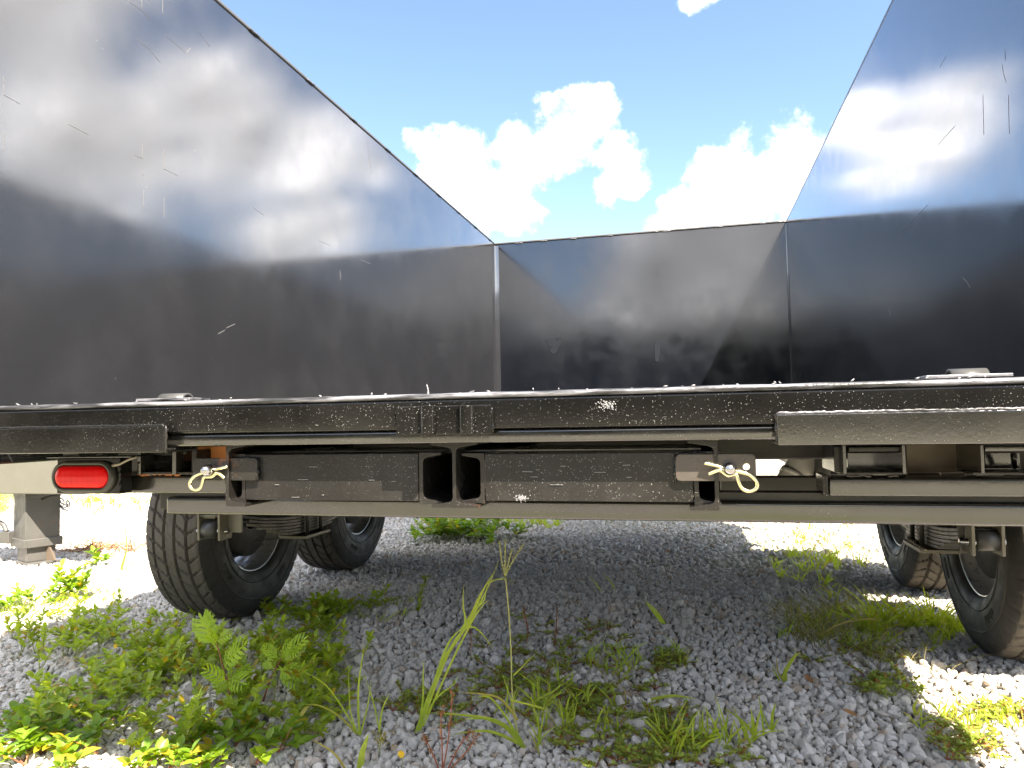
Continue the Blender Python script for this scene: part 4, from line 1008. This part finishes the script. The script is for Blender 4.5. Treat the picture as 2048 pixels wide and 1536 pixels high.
# tall leaning grass clump
def blades(name, base, lab, items, mat='grass', cat='grass plant', dY=0):
    Y = G(*base).y + dY; pl = empty(name, G(*base), lab, cat)
    for pix, w in items:
        m = MB(); pts = px_curve(pix, Y, 6); blade(m, pts, w * 1.12); m.build('blade', M[mat], pl, recalc=False)
    return pl
blades('tall_grass', (836, 1462), 'tall yellow green grass clump leaning right across the gravel shade', [
    ([(832, 1462), (862, 1380), (905, 1290), (935, 1250), (968, 1190), (998, 1121)], 0.0072), ([(838, 1455), (880, 1340), (930, 1252), (965, 1180), (990, 1160), (1028, 1161)], 0.0040),
    ([(842, 1450), (890, 1320), (928, 1255), (926, 1210), (927, 1168)], 0.0065), ([(846, 1452), (900, 1330), (940, 1250), (962, 1215), (978, 1199)], 0.0047), ([(920, 1262), (945, 1225), (968, 1200), (972, 1172)], 0.0043),
    ([(836, 1460), (845, 1400), (846, 1350), (848, 1318)], 0.0050), ([(925, 1258), (948, 1255), (970, 1275), (986, 1298)], 0.0040), ([(840, 1458), (890, 1300), (925, 1255)], 0.0065), ([(830, 1465), (870, 1400), (905, 1370), (918, 1350)], 0.0036), ([(915, 1275), (890, 1310), (880, 1335), (872, 1345)], 0.0032), ([(838, 1462), (870, 1362), (915, 1270)], 0.0072), ([(930, 1250), (950, 1215), (966, 1180), (985, 1148)], 0.0058)], 'grass_light')
blades('grass_clump', (716, 1470), 'clump of upright and arching grass blades left of the tall grass', [
    ([(716, 1470), (700, 1420), (697, 1330)], .0042), ([(718, 1470), (716, 1380), (728, 1290)], .0062), ([(712, 1466), (690, 1425), (650, 1370), (598, 1338)], .0055), ([(712, 1468), (680, 1435), (640, 1412), (606, 1409)], .0062),
    ([(758, 1460), (745, 1400), (727, 1348)], .0042), ([(758, 1465), (764, 1420), (780, 1385)], .0048), ([(720, 1470), (735, 1410), (742, 1360)], .004)], 'grass_light')
blades('wide_grass', (1045, 1500), 'low grass with wide arching blades right of the tall grass', [
    ([(1045, 1496), (1010, 1455), (960, 1435), (860, 1425)], .011), ([(1045, 1498), (1030, 1470), (985, 1440), (930, 1438)], .012), ([(1050, 1495), (1000, 1470), (960, 1462), (900, 1470)], .008), ([(1035, 1440), (1000, 1398), (960, 1388), (920, 1385)], .006), ([(1040, 1480), (985, 1400), (950, 1395)], .006), ([(1020, 1400), (1060, 1410), (1100, 1420)], .005)])
blades('sunlit_grass_blade', (716, 1536), 'single wide sunlit grass blade with a pale cut tip at the bottom edge', [([(716, 1560), (722, 1510), (737, 1468)], .017), ([(700, 1560), (670, 1510), (622, 1478)], .007)])
blades('grass_sprout', (1566, 1362), 'small fresh grass sprout with one wide leaf right of centre', [([(1568, 1370), (1570, 1345), (1590, 1312), (1602, 1308)], .010), ([(1568, 1372), (1571, 1350), (1568, 1335)], .009), ([(1560, 1362), (1550, 1345), (1545, 1330)], .004), ([(1566, 1362), (1555, 1340), (1553, 1310)], .004)])
blades('grass_sprout', (1543, 1460), 'pale upright grass sprout in the gravel near the bottom right', [([(1543, 1462), (1545, 1430), (1552, 1405)], .007), ([(1540, 1460), (1530, 1440), (1525, 1420)], .004), ([(1546, 1460), (1552, 1445), (1560, 1436)], .004)])
blades('grass_sprout', (1325, 1245), 'dark green leaning grass sprout in the shaded gravel', [([(1326, 1248), (1308, 1225), (1292, 1205)], .010), ([(1330, 1248), (1310, 1220), (1288, 1200)], .007)])
blades('grass_sprout', (1832, 1430), 'tiny curved grass sprout beside the sunlit gravel at the right', [([(1832, 1432), (1828, 1415), (1836, 1396)], .007), ([(1834, 1432), (1842, 1412), (1850, 1404)], .004)])
blades('grass_sprout', (1215, 1185), 'two slim faint grass blades standing in the deep shade', [([(1206, 1190), (1190, 1165), (1176, 1150)], .005), ([(1236, 1190), (1222, 1165), (1205, 1145)], .005), ([(1230, 1215), (1232, 1200), (1226, 1185)], .003)])
blades('grass_sprout', (1290, 1400), 'slender pale blade pair arching to the left of the spurge', [([(1300, 1400), (1345, 1392), (1392, 1398)], .008), ([(1230, 1470), (1270, 1440), (1300, 1428)], .006)])
blades('grass_stalk', (243, 1142), 'lone tall dry grass stalk in the sun left of the left rear tyre', [([(242, 1142), (252, 1100), (250, 1060), (247, 1015)], .012), ([(240, 1142), (246, 1120), (255, 1095)], .014)], 'drygrass', 'grass stalk')
blades('grass_stalk', (1845, 1300), 'long straw coloured stalk lying beside the right wheel', [([(1640, 1268), (1690, 1245), (1745, 1238), (1772, 1243)], .006), ([(1935, 1300), (1965, 1288), (1990, 1282)], .005), ([(1680, 1275), (1712, 1235), (1720, 1222)], .003)], 'drygrass', 'grass stalk')
# lit tufts between the right wheels
for i, (px, py, h, lab) in enumerate(((1765, 1250, .14, 'tall sunlit grass tuft standing against the far right tyre'), (1815, 1252, .11, 'spreading sunlit grass tuft with one broad arching blade'), (1868, 1250, .12, 'bright grass tuft between the two right tyres'), (1735, 1262, .10, 'thin grass tuft at the left end of the sunlit strip'), (1905, 1262, .09, 'short bright grass tuft touching the near right tyre'))):
    pl = plant('grass_tuft', px, py, lab, 'grass tuft', 'sunlit grass tufts by the right wheels'); m = MB(); grass_tuft(m, G(px, py), 26, h, .0055, .75, rr); grass_tuft(m, G(px + 14, py + 3), 16, h * .7, .005, .9, rr); m.build('blades', M['grass'], pl, recalc=False)
# amaranth with a yellow leaf
Ya = G(98, 1462).y
pl = empty('amaranth', G(98, 1462), 'young amaranth with a seed spike and one large yellowing leaf', 'plant')
m = MB(); m.tube(px_curve([(98, 1464), (101, 1430), (96, 1400), (92, 1360)], Ya), [.003, .003, .0028, .0026, .0026, .0024, .0024, .0022, .002, .002, .0018, .0016, .0014, .0012, .001, .0008], 6)
for k in range(26):
    q = P(92 + rr.gauss(0, 2), 1362 + 28 * rr.random(), Ya); leaf(m, q, (rr.gauss(0, 1), -.4, .7), (0, 0, 1), .006, .003, 0, 2)
m.build('stem', M['stem'], pl)
for (a, b, c, d, w, mt_) in ((100, 1430, 42, 1420, .024, 'leaf'), (96, 1405, 70, 1432, .022, 'leaf'), (99, 1410, 140, 1424, .020, 'leaf'), (98, 1440, 76, 1488, .030, 'yellowleaf'), (100, 1412, 60, 1402, .02, 'leaf'), (98, 1400, 122, 1396, .018, 'leaf'), (97, 1396, 104, 1372, .014, 'leaf_bright')):
    p0 = P(a, b, Ya); p1 = P(c, d, Ya - .02); m = MB(); leaf(m, p0, p1 - p0, (0, -.7, .7), (p1 - p0).length, w, .2, 6); m.build('leaf', M[mt_], pl, recalc=False)
# red dry weeds at the bottom
Yd = G(890, 1540).y
pl = empty('red_weed', G(890, 1536), 'dry weed with red stems and curled tan leaves at the bottom centre', 'plant')
for pix in ([(884, 1550), (896, 1480), (902, 1420), (904, 1380)], [(885, 1550), (884, 1490), (882, 1440), (886, 1412)], [(878, 1540), (862, 1500), (845, 1470)], [(890, 1550), (920, 1490), (945, 1462)], [(900, 1540), (935, 1500), (955, 1470)]):
    q = px_curve(pix, Yd); m = MB(); m.tube(q, [.0018 - .0012 * i / len(q) for i in range(len(q))], 5); m.build('stem', M['redstem'], pl)
    m = MB()
    for k in range(16):
        b = q[rr.randrange(len(q) // 3, len(q))]; leaf(m, b, (rr.gauss(0, 1), rr.gauss(0, .5), rr.gauss(.2, .6)), (0, 0, 1), .009, .006, rr.uniform(-.8, .8), 3)
    m.build('leaf_cluster', M['brownweed'], pl, recalc=False)
for (px, py, hh, lab) in ((1052, 1290, 75, 'dry rust coloured weed stalk in the shaded gravel'), (1108, 1295, 80, 'taller brown weed stalk with a green tip in the shade'), (938, 1300, 60, 'thin dead stalk beside the tall grass')):
    Y = G(px, py).y; pl = empty('dead_weed', G(px, py), lab, 'plant', 'dead weed stalks')
    q = px_curve([(px, py), (px + 4, py - hh * .4), (px + rr.uniform(-8, 8), py - hh)], Y); m = MB(); m.tube(q, .0016, 5)
    m.build('stem', M['redstem'], pl); m = MB()
    for k in range(26): leaf(m, q[rr.randrange(2, len(q))], (rr.gauss(0, 1), rr.gauss(0, 1), rr.gauss(.3, .6)), (0, 0, 1), .010, .006, rr.uniform(-.5, .8), 3)
    m.build('leaf_cluster', M['brownweed'], pl, recalc=False)
# upright plume in the shade
Yp = G(840, 1222).y
pl = empty('leafy_stalk', G(838, 1222), 'upright yellow green leafy stalk in the shade right of the left wheels', 'plant')
q = px_curve([(838, 1224), (842, 1190), (852, 1155)], Yp); m = MB(); m.tube(q, .0025, 5); m.build('stem', M['stem'], pl); m = MB()
for k in range(60): leaf(m, q[rr.randrange(0, len(q))], (rr.gauss(0, 1), rr.gauss(0, .7), rr.uniform(.3, 1.6)), (0, 0, 1), .020, .011, .2, 3)
m.build('foliage', M['grass'], pl, recalc=False)
# leafy clumps and seedlings
def clump(name, px, py, n, h, l, lab, mat='leaf_bright', sp=.05, group=None):
    pl = plant(name, px, py, lab, 'plant', group); c = G(px, py); ml, ms = MB(), MB()
    for k in range(n): broad_weed(ml, ms, c + Vector((rr.gauss(0, sp), rr.gauss(0, sp), 0)), rr.randint(2, 4), h, l, rr)
    tag(ml.build('leaves', M[mat], pl, recalc=False), kind='stuff'); tag(ms.build('stems', M['stem'], pl, recalc=False), kind='stuff')
clump('leafy_clump', 905, 1072, 34, .13, .045, 'round green leafy clump in the sun beyond the trailer', 'leaf_bright', .16)
clump('leafy_clump', 125, 1195, 4, .12, .05, 'pale leafy weed in the sun near the left edge', 'leaf_bright', .03)
clump('leafy_clump', 30, 1215, 5, .07, .035, 'low leafy weed at the left edge where shade begins', 'leaf_bright', .05)
clump('leafy_clump', 205, 1130, 2, .07, .05, 'small two leaved seedling on the bright gravel by the left tyre', 'leaf_bright', .02)
clump('leafy_clump', 500, 1225, 5, .08, .035, 'dark leafy weed growing against the left rear tyre', 'leaf', .05)
clump('leafy_clump', 660, 1240, 5, .09, .035, 'leafy weed in the shade right of the left rear tyre', 'leaf', .05)
clump('leafy_clump', 720, 1215, 3, .09, .02, 'slender leafy weed behind the ground cover', 'leaf', .03)
clump('leafy_clump', 1770, 1375, 5, .045, .014, 'small dark spurge cushion on the gravel before the right wheel', 'spurge', .05)
# a fallen leaf and a stick lying on the stones
pl = plant('fallen_leaf', 1452, 1405, 'dark dead leaf lying on the pale gravel right of the spurge', 'leaf'); m = MB(); leaf(m, G(1438, 1392, .018), G(1470, 1418, .022) - G(1438, 1392, .018), (0, -.3, 1), .05, .022, -.25, 5); m.build('leaf', M['brownleaf'], pl, recalc=False)
for px, py, lab in ((1715, 1432, 'reddish dead leaf on the gravel near the right wheel'), (1625, 1365, 'small tan leaf lying right of the fresh grass sprout'), (1340, 1105, 'curled dead leaf in the shade under the trailer')):
    pl = plant('fallen_leaf', px, py, lab, 'leaf', 'dead leaves on the gravel'); m = MB(); leaf(m, G(px, py, .02), (rr.gauss(0, 1), rr.gauss(0, 1), .1), (0, -.2, 1), .03, .018, -.3, 4); m.build('leaf', M['brownweed'], pl, recalc=False)
# dead brown twig heap far left
pl = plant('dead_weed', 215, 1105, 'flattened heap of dead brown weeds on the bright gravel', 'plant'); m = MB(); c = G(205, 1103)
for k in range(90):
    b = c + Vector((rr.gauss(0, .13), rr.gauss(0, .06), rr.uniform(0, .02))); d = Vector((rr.gauss(0, 1), rr.gauss(0, .6), rr.uniform(0, .5))).normalized(); m.tube([b, b + d * .06, b + d * .11 + Vector((0, 0, rr.gauss(0, .02)))], [.0025, .002, .001], 4, False)
m.build('twigs', M['brownweed'], pl, recalc=False)
# yellow flowers
for i, (px, py, lab) in enumerate(((152, 1256, 'small orange yellow flower above the weeds at the far left'), (648, 1350, 'tiny yellow star flower in the weeds right of the ragweeds'), (368, 1340, 'small yellow flower among the weeds left of the taller ragweed'), (232, 1292, 'orange flower low in the ground cover'), (803, 1508, 'lemon yellow flower at the bottom edge'))):
    Y = G(px, py + 28).y; c = P(px, py, Y); pl = empty('yellow_flower', G(px, py + 28), lab, 'flower', 'yellow flowers among the weeds')
    m = MB(); m.tube([G(px, py + 28), c.lerp(G(px, py + 28), .5) + Vector((.002, 0, 0)), c], .0009, 5); m.build('stem', M['stem'], pl); m = MB()
    for k in range(7): a = k * .9; leaf(m, c, (math.cos(a), -.3, math.sin(a) + .3), (0, -1, .3), .0085, .0055, .1, 3)
    m.build('petals', M['petal'], pl, recalc=False)
# pale seed head
Ys = G(758, 1500).y
pl = empty('seed_head', G(758, 1506), 'pale yellow branching seed head beside the wide sunlit blade', 'plant')
q = px_curve([(758, 1508), (760, 1490), (762, 1478)], Ys); m = MB(); m.tube(q, .0015, 5); m.build('stem', M['stem'], pl); m = MB()
for k in range(46):
    b = P(764 + rr.gauss(0, 9), 1474 + rr.gauss(0, 7), Ys + rr.gauss(0, .008)); leaf(m, b, (rr.gauss(0, 1), -.2, rr.gauss(0, 1)), (0, -1, 0), .006, .003, 0, 2)
m.build('florets', M['yellowleaf'], pl, recalc=False)

# ------------------------------------------------------------------ far-off trees round the yard
mt_ = MB(); rt_ = random.Random(21)
for k in range(20000):
    az = math.pi + rt_.uniform(-1.25, 1.25); rad = rt_.uniform(24, 30); hmax = 4.9 + 1.4 * noise.noise(Vector((math.cos(az) * 5, math.sin(az) * 5, 0))) + 1.0 * noise.noise(Vector((math.cos(az) * 17, math.sin(az) * 17, 4)))
    z = hmax * rt_.random() ** .8; c = Vector((rad * math.sin(az), rad * math.cos(az), max(z, .05))); s_ = rt_.uniform(.25, .55)
    u = Vector((rt_.gauss(0, 1), rt_.gauss(0, 1), rt_.gauss(0, 1))).normalized(); v = u.orthogonal().normalized(); w = u.cross(v)
    mt_.add([c - v * s_, c + w * s_ * .7, c + v * s_, c - w * s_ * .7], [(0, 1, 2, 3)])
tag(mt_.build('distant_trees', M['treeleaf'], recalc=False), 'far-off belt of trees behind the yard', kind='stuff')
